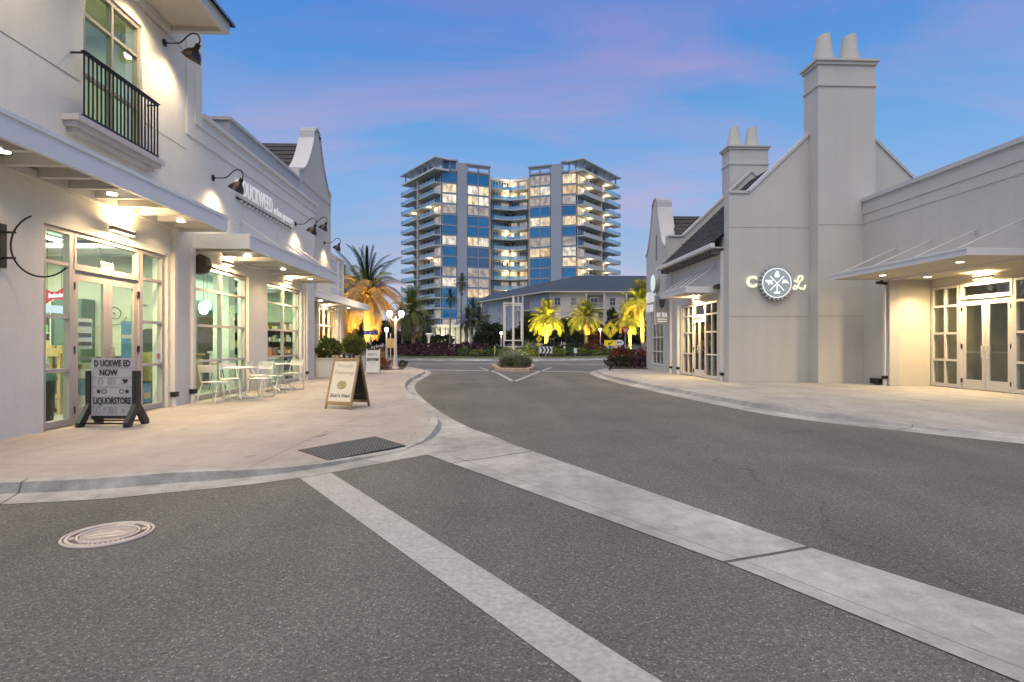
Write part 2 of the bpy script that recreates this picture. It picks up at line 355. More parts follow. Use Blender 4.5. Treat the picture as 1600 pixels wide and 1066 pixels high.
def text_mesh(s, size, ext=.004, off=0.0, sx=1.0, align='CENTER', shear=0.0, space=1.0):
    cu = bpy.data.curves.new('t', 'FONT'); cu.body = s; cu.size = size; cu.extrude = ext; cu.offset = off; cu.align_x = align; cu.align_y = 'CENTER'; cu.shear = shear; cu.resolution_u = 3; cu.space_character = space
    o = bpy.data.objects.new('t', cu); me = bpy.data.meshes.new_from_object(o)
    bpy.data.objects.remove(o); bpy.data.curves.remove(cu)
    if sx != 1: me.transform(Matrix.Diagonal((sx, 1, 1, 1)))
    return me
def text(s, size, mt, parent, M_, **k):
    me = text_mesh(s, size, **k); me.transform(M_); me.materials.clear(); me.materials.append(mt)
    return link('lettering', me, parent)
def frame_mat(o, u, v):
    """text matrix: text x along u, text y along v, at o"""
    u = Vector(u).normalized(); v = Vector(v).normalized(); w = u.cross(v)
    return Matrix(((u.x,v.x,w.x,o[0]),(u.y,v.y,w.y,o[1]),(u.z,v.z,w.z,o[2]),(0,0,0,1)))
def glyphs(parent, M_, w, h, n, mt, seed=1, name='lettering', t=.003):
    """a row of letter-sized stroke marks for print that is too small to read in the photograph"""
    r = random.Random(seed); m = MB(); cw = w/n; k = h*.16
    for i in range(n):
        x0 = -w/2+i*cw+cw*.08; x1 = x0+cw*.80
        m.box(x0, x0+k, -h/2, h/2, 0, t, M_)
        if r.random() < .5: m.box(x1-k, x1, -h/2, h/2, 0, t, M_)
        for z in r.sample([-h/2, -k/2, h/2-k], r.choice((1, 2))): m.box(x0+k, x1-k, z, z+k, 0, t, M_)
    return m.build(name, mt, parent)
def light(name, kind, loc, energy, col, parent=None, aim=None, size=.1, spot=60, blend=.6, sy=None):
    d = bpy.data.lights.new(name, kind); d.energy = energy; d.color = col
    if kind == 'AREA':
        d.size = size
        if sy: d.shape = 'RECTANGLE'; d.size_y = sy
    else: d.shadow_soft_size = size
    if kind == 'SPOT': d.spot_size = R(spot); d.spot_blend = blend
    o = bpy.data.objects.new(name, d); C.objects.link(o); o.location = loc
    if aim is not None: o.rotation_euler = (Vector(loc)-Vector(aim)).to_track_quat('Z', 'Y').to_euler()
    return o

# ================================================================ GROUND
def ground():
    GRASS_G = mat('ground_grass', (.055, .075, .03), .95, var=.4, vscale=.4, var2=.3)
    g = MB(); g.quad((-1500,-300,-.03),(1500,-300,-.03),(1500,2500,-.03),(-1500,2500,-.03))
    tag(g.build('ground', GRASS_G), kind='structure')
    r = MB(); r.quad((-70,-25,0),(70,-25,0),(70,84,0),(-70,84,0))
    tag(r.build('road', ASPH), kind='structure')
ground()

def strip(mb, A, B):
    for i in range(len(A)-1): mb.quad(A[i], A[i+1], B[i+1], B[i])
def sidewalk(name, pts, closing, inner=1.25, face=None, wm=None):
    """pts: (lip x, lip y, back x, back y, kerb height) along the kerb; closing: far corners of the paved area"""
    Q = cat_rom(pts, 7)
    lip = [Vector((q[0], q[1], .004)) for q in Q]; back = [Vector((q[2], q[3], q[4])) for q in Q]
    cb = []; cf = []
    for l, b, q in zip(lip, back, Q):
        d = (l-b); d.z = 0; L = d.length; d.normalize()
        f = b+d*.15; f.z = q[4]; cf.append(f)
        c = b+d*(.15+.02+.6*max(q[4]-.02, 0)); c.z = .012; cb.append(c)
    g = MB(); strip(g, lip, cb); gut = g.build(name.replace('sidewalk', 'gutter'), CONC); tag(gut, kind='structure')
    k = MB(); k.cur = 1; strip(k, cb, cf); k.cur = 0; strip(k, cf, back); kb = k.build(name.replace('sidewalk', 'kerb'), [CONC, face or concrete('kerb_face_dark', (.30, .295, .28), stain=.5)]); tag(kb, kind='structure')  # face in a darker, blotchier concrete than the kerb top
    L_ = 0.0; nxt = 1.3                                          # tooled joints between kerb lengths
    for i in range(1, len(lip)-1):
        L_ += (back[i]-back[i-1]).length
        if L_ < nxt: continue
        nxt = L_+3.0; tdir = (back[i+1]-back[i-1]); tdir.z = 0; tdir.normalize(); e = tdir*.006; up = Vector((0, 0, .003)); out_ = (lip[i]-back[i]); out_.z = 0; out_.normalize(); up2 = up+out_*.003
        q = MB()
        for a, b, u in ((lip[i], cb[i], up), (cb[i], cf[i], up2), (cf[i], back[i], up)): q.quad(a-e+u, a+e+u, b+e+u, b-e+u)
        q.build('joint', mat('joint_dirt', (.09, .085, .08), .95), kb)
    # paving: a sloping margin that falls to the ramp, then the flat field
    inn = []
    for i, b in enumerate(back):
        t = back[min(i+1, len(back)-1)]-back[max(i-1, 0)]; t.z = 0; t.normalize(); n = Vector((-t.y, t.x, 0))
        if n.dot(b-lip[i]) < 0: n = -n
        p = b+n*inner; p.z = .1; inn.append(p)
    s = MB(); strip(s, back, inn)
    poly = [tuple(p) for p in inn]+[(x, y, .1) for x, y in closing]
    s.quad(*poly)
    return tag(s.build(name, wm or WALK), kind='structure')
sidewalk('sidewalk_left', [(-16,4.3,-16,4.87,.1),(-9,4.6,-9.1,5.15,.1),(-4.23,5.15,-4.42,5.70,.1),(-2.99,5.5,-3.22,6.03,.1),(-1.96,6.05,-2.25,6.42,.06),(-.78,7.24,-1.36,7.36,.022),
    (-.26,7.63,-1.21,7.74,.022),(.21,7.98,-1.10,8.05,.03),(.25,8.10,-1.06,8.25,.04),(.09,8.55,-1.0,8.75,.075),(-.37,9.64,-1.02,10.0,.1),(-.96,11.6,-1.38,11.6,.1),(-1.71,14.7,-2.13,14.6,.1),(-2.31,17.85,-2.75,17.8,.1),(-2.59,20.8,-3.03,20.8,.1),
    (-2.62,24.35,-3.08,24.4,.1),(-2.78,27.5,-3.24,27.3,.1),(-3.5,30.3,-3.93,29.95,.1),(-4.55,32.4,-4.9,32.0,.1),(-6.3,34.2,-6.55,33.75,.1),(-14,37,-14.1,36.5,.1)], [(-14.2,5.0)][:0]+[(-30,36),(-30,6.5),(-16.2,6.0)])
sidewalk('sidewalk_right', [(13,37.5,13.0,37.0,.1),(9.2,34.6,9.5,34.2,.1),(6.5,31.2,6.9,30.9,.1),(5.2,28.6,5.65,28.4,.1),(4.62,26.4,5.15,26.3,.1),(4.38,22.4,4.95,22.4,.1),(4.63,17.6,5.28,17.7,.1),(5.04,13.4,5.7,13.6,.1),(5.42,11.0,6.05,11.3,.1),
    (5.94,9.78,6.5,10.2,.09),(6.48,8.95,7.1,9.3,.05),(6.95,8.25,7.7,8.6,.03),(7.39,7.69,8.3,7.95,.03),(8.6,6.2,9.5,6.5,.03),(11,3.6,11.6,4.0,.06)], [(30,5),(30,36)], face=concrete('kerb_pale', (.33, .325, .31), stain=.3), wm=concrete('concrete_walk_grey', (.36, .345, .32), joint=3.0, stain=.2))

def band():
    # valley gutter of pale concrete across the side street, three poured lengths
    A = [(-.78,7.24),(1.55,3.52),(2.32,2.02),(3.9,-1.2)]; B = [(.27,8.02),(2.23,3.75),(3.02,2.35),(4.7,-1.0)]
    A = [Vector((x, y, 0)) for x, y in A]; B = [Vector((x, y, 0)) for x, y in B]
    z = .006
    def P(L, t): 
        i = min(int(t), len(L)-2); f = t-i; p = L[i].lerp(L[i+1], f); p.z = z; return p
    cuts = [(0.0, .14), (.146, .972), (.98, 2.0), (2.006, 3)]
    root = MB()
    first = None
    for a, b in cuts:
        m = MB(); n = 10
        ts = [a+(b-a)*i/n for i in range(n+1)]
        outer = [P(A, t) for t in ts]; inner = [P(B, t) for t in ts]
        nar = [o.lerp(i_, .17)+Vector((0,0,0)) for o, i_ in zip(outer, inner)]; nar2 = [o.lerp(i_, .177) for o, i_ in zip(outer, inner)]
        mid = [o.lerp(i_, .55)-Vector((0,0,.002)) for o, i_ in zip(outer, inner)]
        m.cur = 0; strip(m, outer, nar); strip(m, nar2, mid); strip(m, mid, inner)
        m.cur = 1; strip(m, nar, nar2)
        o = m.build('valley_gutter' if first is None else 'slab', [CONC, mat('joint_dirt', (.09, .085, .08), .95)], first)
        if first is None: first = tag(o, kind='structure')
    j = MB()
    for t, w in ((.143, .010), (.976, .014), (2.003, .01)):
        a0 = P(A, t-w/2); a1 = P(A, t+w/2); b0 = P(B, t-w/2); b1 = P(B, t+w/2)
        for p in (a0, a1, b0, b1): p.z = .003
        j.quad(a0, b0, b1, a1)
    j.build('joint', MATS['joint_dirt'], first)
    s = MB(); a, b = Vector((-1.96,6.03,.004)), Vector((-1.70,6.26,.004)); c, d = Vector((.38,2.36,.004)), Vector((.71,2.35,.004))
    ext = lambda p, q, t: q+(q-p)*t
    c2, d2 = ext(a, c, .5), ext(b, d, .5)
    n = 24; L0 = [a.lerp(c2, i/n) for i in range(n+1)]; L1 = [b.lerp(d2, i/n) for i in range(n+1)]
    strip(s, L0, L1); tag(s.build('crosswalk_stripe', PAINT), kind='structure')
    # crossing lines before the roundabout, and the painted wedge of the splitter island
    def line(pts, w, name):
        m = MB(); pts = [Vector((*p, .005)) for p in pts]
        for i in range(len(pts)-1):
            d_ = (pts[i+1]-pts[i]).normalized(); nn = Vector((-d_.y, d_.x, 0))*w/2
            m.quad(pts[i]-nn, pts[i+1]-nn, pts[i+1]+nn, pts[i]+nn)
        tag(m.build(name, PAINT), kind='structure')
    line([(-3.3,29.9),(.55,28.9)], .55, 'crosswalk_line'); line([(2.15,28.6),(4.9,27.4)], .5, 'crosswalk_line')
    line([(-4.9,38.2),(.5,38.6)], .7, 'roundabout_line'); line([(3.6,38.0),(7.5,37.2)], .7, 'roundabout_line')
    line([(-.55,32.6),(.40,26.5),(.87,20.7)], .16, 'wedge_line'); line([(.87,20.72),(2.35,27.6),(3.5,32.6)], .16, 'wedge_line_right')
    line([(.72,24.4),(1.55,24.4)], .12, 'wedge_bar')
band()
# ================================================================ SHOP BUILDINGS
def grid_wall(mb, fn, u0, u1, v0, v1, holes, w0, w1):
    """wall slab between w0 (face) and w1 (back) with rectangular holes (ua, ub, va, vb); fn(u, v, w) -> xyz"""
    us = sorted({u0, u1, *[h[0] for h in holes], *[h[1] for h in holes]}); vs_ = sorted({v0, v1, *[h[2] for h in holes], *[h[3] for h in holes]})
    us = [u for u in us if u0 <= u <= u1]; vs_ = [v for v in vs_ if v0 <= v <= v1]
    nu, nv = len(us)-1, len(vs_)-1
    def solid(i, j):
        if i < 0 or j < 0 or i >= nu or j >= nv: return False
        uc, vc = (us[i]+us[i+1])/2, (vs_[j]+vs_[j+1])/2
        return not any(h[0] < uc < h[1] and h[2] < vc < h[3] for h in holes)
    for i in range(nu):
        for j in range(nv):
            if not solid(i, j): continue
            a, b, c, d = us[i], us[i+1], vs_[j], vs_[j+1]
            mb.quad(fn(a,c,w0), fn(b,c,w0), fn(b,d,w0), fn(a,d,w0)); mb.quad(fn(a,c,w1), fn(b,c,w1), fn(b,d,w1), fn(a,d,w1))
            if not solid(i-1, j): mb.quad(fn(a,c,w0), fn(a,d,w0), fn(a,d,w1), fn(a,c,w1))
            if not solid(i+1, j): mb.quad(fn(b,c,w0), fn(b,d,w0), fn(b,d,w1), fn(b,c,w1))
            if not solid(i, j-1): mb.quad(fn(a,c,w0), fn(b,c,w0), fn(b,c,w1), fn(a,c,w1))
            if not solid(i, j+1): mb.quad(fn(a,d,w0), fn(b,d,w0), fn(b,d,w1), fn(a,d,w1))
    return mb
fx = lambda u, v, w: (w, u, v)       # wall in an X plane: u = y, v = z
fy = lambda u, v, w: (u, w, v)       # wall in a Y plane: u = x, v = z

def window(parent, fn, w, out, us, vs_, fm, gm, fw=.055, name='window', skip=(), depth=.10, border=.07):
    """frame with mullions at us/vs_, one pane in each light; out = +1/-1 outward direction of w"""
    f = MB()
    def bx(ua, ub, va, vb, wa, wb):
        ps = [fn(ua, va, wa), fn(ub, vb, wb)]; f.box(ps[0][0], ps[1][0], ps[0][1], ps[1][1], ps[0][2], ps[1][2])
    d0, d1 = w-out*depth/2, w+out*depth/2
    U0, U1, V0, V1 = us[0], us[-1], vs_[0], vs_[-1]
    bx(U0, U0+border, V0, V1, d0, d1); bx(U1-border, U1, V0, V1, d0, d1)
    bx(U0+border, U1-border, V0, V0+border*1.4, d0, d1); bx(U0+border, U1-border, V1-border, V1, d0, d1)
    for u in us[1:-1]: bx(u-fw/2, u+fw/2, V0+border*1.4, V1-border, d0+out*.003, d1-out*.003)
    for k, v in enumerate(vs_[1:-1]):
        for i in range(len(us)-1):
            ua = us[i]+(border if i == 0 else fw/2); ub = us[i+1]-(border if i == len(us)-2 else fw/2)
            bx(ua, ub, v-fw/2, v+fw/2, d0+out*.006, d1-out*.006)
    fr = f.build(name, fm, parent)
    for i in range(len(us)-1):
        for j in range(len(vs_)-1):
            if (i, j) in skip: continue
            p = MB(); a = fn(us[i]+.005, vs_[j]+.005, w-.003); b = fn(us[i+1]-.005, vs_[j+1]-.005, w+.003)
            p.quad(fn(us[i]+.01, vs_[j]+.01, w), fn(us[i+1]-.01, vs_[j]+.01, w), fn(us[i+1]-.01, vs_[j+1]-.01, w), fn(us[i]+.01, vs_[j+1]-.01, w))
            p.build('pane', gm, fr)
    return fr

def door_pair(parent, w, out, y0, y1, z0, z1, fm, gm, handle_mat, stile=.115):
    """two glazed leaves in an X plane with stiles, rails, pull handles, push bars and hinges"""
    ym = (y0+y1)/2
    for k, (a, b) in enumerate(((y0, ym-.004), (ym+.004, y1))):
        f = MB(); dx = .045
        f.box(w-dx/2, w+dx/2, a, a+stile, z0, z1); f.box(w-dx/2, w+dx/2, b-stile, b, z0, z1)
        f.box(w-dx/2, w+dx/2, a+stile, b-stile, z0, z0+.26); f.box(w-dx/2, w+dx/2, a+stile, b-stile, z1-.15, z1)
        d = f.build('door', fm, parent)
        p = MB(); p.quad((w, a+stile, z0+.26), (w, b-stile, z0+.26), (w, b-stile, z1-.15), (w, a+stile, z1-.15)); p.build('pane', gm, d)
        hy = (b-stile/2) if k == 0 else (a+stile/2)
        h = MB(); o = w+out*.085; h.tube([(w+out*.02, hy, 1.0), (o, hy, 1.0), (o, hy, 1.32), (w+out*.02, hy, 1.32)], .013, 8); h.build('handle', handle_mat, d, True)
        b_ = MB(); b_.box(w-out*.06, w-out*.035, a+.06, b-.06, 1.12, 1.17); b_.build('push_bar', STEEL, d)
        he = a if k == 0 else b
        for zz in (z0+.22, (z0+z1)/2-.05, z1-.25):
            hm = MB(); hm.box(w+out*.02, w+out*.05, he-.02, he+.02, zz-.06, zz+.06); hm.build('hinge', BLACK, d)

def downspout(parent, x, y, z1, out, bend=0, mt=None):
    m = MB(); m.box(x, x+out*.085, y-.05, y+.05, .32, z1); m.build('downspout', mt or TRIM, parent)
    b = MB(); b.box(x-out*.0, x+out*.105, y-.07, y+.07, .30, .40); b.build('drain_boot', BLACK, parent)
    c = MB(); c.lathe([(.055, .1), (.055, .30)], 12, Matrix.Translation((x+out*.045, y, 0))); c.build('drain_pipe', TRIM, parent, True)

def canopy(parent, xw, xo, y0, y1, zb, zt, fm, rafters=0, rz=None, soffit_mat=None, rm=None, down=0):
    """flat metal awning: fascia on three sides, sloping lid, ledger on the wall and exposed rafters"""
    s = 1 if xo > xw else -1; t = .06
    m = MB()
    m.box(xo-s*t, xo, y0, y1, zb, zt); m.box(xw, xo-s*t, y0, y0+t, zb, zt-.006); m.box(xw, xo-s*t, y1-t, y1, zb, zt-.006)
    m.box(xo-s*.002, xo+s*.02, y0-.02, y1+.02, zt-.05, zt+.012)
    cn = m.build('canopy', fm, parent)
    l = MB(); l.box(xw, xo-s*t, y0+t, y1-t, zt-.07, zt-.03); l.build('deck', soffit_mat or TRIM, cn)
    g = MB(); g.box(xw+s*.002, xw+s*.10, y0+t, y1-t, zb-.02, zb+.10); g.build('ledger', rm or TRIM, cn)
    if rafters:
        n = rafters
        for i in range(n):
            y = y0+t+.06+(y1-y0-2*t-.12)*(i+.5)/n
            r = MB(); r.box(xw+s*.10, xo-s*t, y-.045, y+.045, zb+.012, zt-.07); r.build('rafter', rm or TRIM, cn)
    for k in range(down):  # downlights added for a warm wash below; not all are seen fixtures
        y = y0+(y1-y0)*(k+.5)/down; x = (xw+xo)/2+s*.05
        d = MB(); d.lathe([(0, zb+.004), (.07, zb+.004), (.075, zb+.03)], 14, Matrix.Translation((x, y, 0))); d.build('downlight', LAMPW, cn)
        light('added_awning_wash', 'SPOT', (x, y, zb-.02), 75, (1, .70, .38), aim=(x, y, 0), size=.08, spot=135, blend=1)
    return cn

def rod(parent, a, b, mt):
    m = MB(); m.tube([a, b], .018, 8); m.build('tie_rod', mt, parent, True)
    p = MB(); s = 1 if b[0] > a[0] else -1
    p.box(a[0], a[0]+s*.02, a[1]-.07, a[1]+.07, a[2]-.11, a[2]+.11); p.build('rod_plate', mt, parent)

def sconce(loc, out, label, L=.62, energy=16, group=None):
    x, y, z = loc
    t = thing('wall_sconce', label, 'sconce', loc, group=group)
    b = MB(); b.box(x, x+out*.05, y-L*.18, y+L*.18, z-.05, z+.05); b.build('backplate', TRIM, t)
    h = MB(); h.box(x+out*.05, x+out*.12, y-L/2, y+L/2, z-.035, z+.035); h.build('housing', mat('sconce_bronze', (.30, .25, .18), .4, metal=.3), t)
    for zz, dz in ((z+.037, .012), (z-.037, -.012)):
        d = MB(); d.box(x+out*.055, x+out*.115, y-L/2+.02, y+L/2-.02, zz, zz+dz); d.build('diffuser', LAMP, t)
    light('sconce_light', 'AREA', (x+out*.20, y, z+.075), energy*1.5, WARM, size=.07, sy=L).rotation_euler = (R(180), 0, 0)
    light('sconce_light', 'AREA', (x+out*.26, y, z-.075), energy*7, WARM, size=.07, sy=L)
    return t

def gooseneck(loc, out, label, scale=1.0, energy=22):
    """wall-mounted barn light: plate, curved arm, knuckle, bell shade with a bulb inside"""
    t = thing('gooseneck_lamp', label, 'wall lamp', loc, 0 if out > 0 else math.pi)
    k = scale
    p = MB(); p.lathe([(.0, 0), (.075*k, 0), (.075*k, .02*k), (.05*k, .035*k), (0, .035*k)], 14, Matrix.Rotation(R(90), 4, 'Y')); p.build('wall_plate', BLACK, t, True, True)
    a = MB(); pts = cat_rom([(0,0,0), (.26*k,0,0), (.36*k,0,.05*k), (.46*k,0,.15*k), (.56*k,0,.20*k), (.66*k,0,.17*k), (.70*k,0,.06*k), (.655*k,0,-.05*k)], 4)
    a.tube(pts, .014*k, 8); a.build('arm', BLACK, t, True, True)
    tilt = Matrix.Translation((.655*k, 0, -.05*k)) @ Matrix.Rotation(R(28), 4, 'Y')
    kn = MB(); kn.lathe([(0, .04*k), (.045*k, .04*k), (.05*k, 0), (.045*k, -.07*k), (0, -.07*k)], 12, tilt); kn.build('knuckle', BLACK, t, True, True)
    s = MB(); prof = [(.045,-.05), (.07,-.09), (.12,-.13), (.165,-.20), (.185,-.27), (.195,-.285), (.18,-.27), (.16,-.20), (.115,-.14), (.05,-.10)]
    s.lathe([(r*k, z*k) for r, z in prof], 24, tilt); s.build('shade', [mat('lamp_bronze', (.045, .032, .024), .35, metal=.5)], t, True, True)
    b = MB(); b.lathe([(0,-.12*k), (.035*k,-.13*k), (.055*k,-.18*k), (.04*k,-.22*k), (0,-.235*k)], 12, tilt); b.build('bulb', LAMPW, t, True, True)
    W = Matrix.Translation(loc) @ Matrix.Rotation(0 if out > 0 else math.pi, 4, 'Z')
    pos = W @ tilt @ Vector((0, 0, -.245*k)); aim = W @ tilt @ Vector((-.12, 0, -1.6))
    light('lamp_light', 'SPOT', pos, energy*3.4, (1.0, .76, .46), aim=aim, size=.07, spot=118, blend=1.0)
    return t

WX = -6.5
HEADS = [.12, .98, 1.80, 2.62, 3.16]
# ---------------------------------------------------------------- two-storey corner shop
def corner_shop():
    t = thing('corner_shop', 'two-storey cream stucco corner shop with a black balcony rail above its long awning', 'building', (-9, 9.5, .1))
    w = MB(); grid_wall(w, fx, 5.9, 12.6, .1, 9.4, [(8.66, 11.9, .1, 3.16), (9.48, 11.04, 4.89, 7.32)], WX, WX-.3)
    w.build('wall', STUCCO, t)
    s = MB(); s.box(-14, WX-.3, 5.9, 6.15, .1, 9.4); s.build('end_wall', STUCCO, t)
    bw = MB(); bw.box(-14.2, -14, 5.9, 12.6, .1, 9.4); bw.box(-14, WX-.3, 12.9, 13.19, 6.5, 9.4); bw.build('back_wall', STUCCO, t)
    rf = MB(); rf.box(-14, WX-.3, 6.15, 12.9, 9.2, 9.35); rf.build('roof', TRIMG, t)
    for y0, z0, x in ((12.6, 5.89, -6.475), (12.9, 6.22, -6.45)):
        c = MB(); c.box(WX-.3, x, y0, 13.2 if y0 > 12.7 else 12.9, z0, 9.4); c.build('corner_strip', STUCCO, t)
    # recess lines scored in the render
    for z in (5.55, 7.62):
        g = MB(); 
        for a, b in ((5.9, 9.40), (11.12, 12.6)): g.box(WX-.002, WX+.004, a, b, z-.008, z+.008)
        g.build('score_line', mat('score_line', (.34, .32, .29), .9), t)
    # storefront
    window(t, fx, WX-.10, 1, [8.70, 9.32], HEADS, FRAME, GLASS)
    window(t, fx, WX-.10, 1, [11.08, 11.86], HEADS, FRAME, GLASS)
    window(t, fx, WX-.10, 1, [9.34, 11.06], [2.56, 3.16], FRAME, GLASS, name='transom')
    door_pair(t, WX-.10, 1, 9.36, 11.04, .12, 2.55, FRAME, GLASS, mat('brass', (.62, .50, .32), .35, metal=.8))
    for a, b_ in ((9.318, 9.358), (11.042, 11.082)): j = MB(); j.box(WX-.15, WX-.05, a, b_, .1, 3.16); j.build('door_jamb', FRAME, t)
    text('5230', .17, mat('vinyl_white', (.85, .82, .72), .5), t, frame_mat((WX-.092, 10.2, 2.72), (0, 1, 0), (0, 0, 1)), off=.004)
    # awning
    canopy(t, WX, -5.54, 6.3, 12.41, 3.74, 4.06, mat('awning_metal', (.80, .79, .76), .5, var=.04), rafters=10, down=3)
    # balcony: glazed doors, moulded ledge, railing
    window(t, fx, WX-.08, 1, [9.50, 10.25, 11.02], [4.90, 5.75, 6.72, 7.30], mat('window_frame_taupe', (.30, .27, .225), .5), glass('upper_glass', (.80, .95, .84), refl=.16))
    for x0, x1, z0, z1 in ((WX, -6.24, 4.80, 4.89), (WX, -6.29, 4.725, 4.797), (WX, -6.37, 4.65, 4.722)):
        l = MB(); e = (x1+6.24)*-1; l.box(x0, x1, 9.0+e, 11.34-e, z0, z1); l.build('ledge', mat('ledge_stone', (.56, .52, .50), .8, bump=.15), t)
    rl = MB(); xo = -6.30
    for z in (4.94, 5.91): rl.box(xo-.02, xo+.02, 9.20, 11.20, z-.015, z+.015)
    rl.box(xo-.035, xo+.035, 9.18, 11.22, 5.925, 5.942)
    for y in (9.20, 11.20):
        for z in (4.94, 5.91): rl.box(WX, xo, y-.012, y+.012, z-.012, z+.012)
    rail = rl.build('railing', BLACK, t)
    bm_ = MB(); bm_.box(-.010, .010, -.010, .010, 4.95, 5.90); bme = bm_.mesh('baluster', BLACK)
    for i in range(21):
        b = link('baluster', bme, rail); b.location = (xo, 9.21+i*.0990, 0)
        b.matrix_parent_inverse = WORLD_INV[t.name] @ Matrix.Identity(4) if False else Matrix.Identity(4)
    # eave over the upper floor
    e = MB(); e.box(WX, -5.35, 5.7, 11.95, 7.78, 7.84); e.build('soffit', mat('soffit_cream', (.70, .62, .50), .7), t)
    e = MB(); e.box(-5.41, -5.31, 5.7, 12.0, 7.70, 7.93); e.box(WX, -5.41, 11.87, 11.995, 7.70, 7.93); e.box(WX, -6.40, 5.7, 11.87, 7.66, 7.779); e.build('fascia', TRIM, t)
    e = MB(); e.quad((-5.22,5.7,7.94),(-5.22,12.06,7.94),(WX,12.06,8.5),(WX,5.7,8.5)); e.quad((-5.22,12.06,7.94),(WX,12.06,8.5),(WX,12.06,7.9),(-5.22,12.06,7.88)); e.quad((-5.22,5.7,7.94),(-5.22,12.06,7.94),(-5.22,12.06,7.88),(-5.22,5.7,7.88)); e.build('eave_roof', mat('roof_metal_blue', (.20, .25, .33), .4, metal=.3), t)
    downspout(t, WX, 12.06, 3.74, 1)
    for y in (7.4, 10.7):  # eave downlights, in part added to wash the wall in warm light
        d = MB(); d.lathe([(0, 7.768), (.10, 7.768), (.10, 7.778)], 16, Matrix.Translation((-5.95, y, 0))); d.build('soffit_wash_downlight', LAMPW, t)
        light('added_soffit_wash', 'SPOT', (-5.95, y, 7.74), 280, (1, .80, .52), aim=(-6.1, y, 0), size=.06, spot=140, blend=1)
    # interior shell
    IW = mat('interior_wall', (.62, .64, .47), .8, var=.05)
    i = MB(); i.box(-13.9, WX-.3, 12.5, 12.6, .1, 3.5); i.build('partition', IW, t)
    i = MB(); i.quad((-13.99,6.16,.1),(-13.99,12.6,.1),(-13.99,12.6,3.6),(-13.99,6.16,3.6)); i.build('interior_back', IW, t)
    i = MB(); i.quad((-14,6.16,3.55),(WX-.3,6.16,3.55),(WX-.3,12.5,3.55),(-14,12.5,3.55)); i.build('interior_ceiling', mat('interior_ceiling', (.55, .58, .50), .8), t)
    i = MB(); i.quad((-14,6.16,.104),(WX,6.16,.104),(WX,12.5,.104),(-14,12.5,.104)); i.build('interior_floor', mat('interior_floor', (.50, .46, .40), .35, var=.1), t)
    i = MB(); i.quad((-10,6.16,4.6),(WX-.3,6.16,4.6),(WX-.3,12.5,4.6),(-10,12.5,4.6)); i.build('upper_floor', IW, t)
    i = MB(); i.quad((-10,6.16,4.6),(-10,12.9,4.6),(-10,12.9,8),(-10,6.16,8)); i.quad((-10,6.16,7.9),(WX-.3,6.16,7.9),(WX-.3,12.9,7.9),(-10,12.9,7.9)); i.quad((-10,12.55,4.6),(WX-.3,12.55,4.6),(WX-.3,12.55,8),(-10,12.55,8)); i.build('upper_room', mat('upper_room', (.55, .57, .44), .8), t)
    for x, y in ((-8.6, 9.0), (-10.6, 9.6), (-8.6, 11.4)):
        st = MB(); st.box(x-.05, x+.05, y-.9, y+.9, 3.42, 3.48); st.build('ceiling_light', STRIP, t)
    light('shop_light', 'AREA', (-9.0, 9.6, 3.38), 260, (1.0, 1.0, .80), size=3.4, sy=4.5)
    light('upper_light', 'AREA', (-8.2, 10, 7.7), 75, (1.0, 1.0, .80), size=2, sy=3)
    return t
CS = corner_shop()

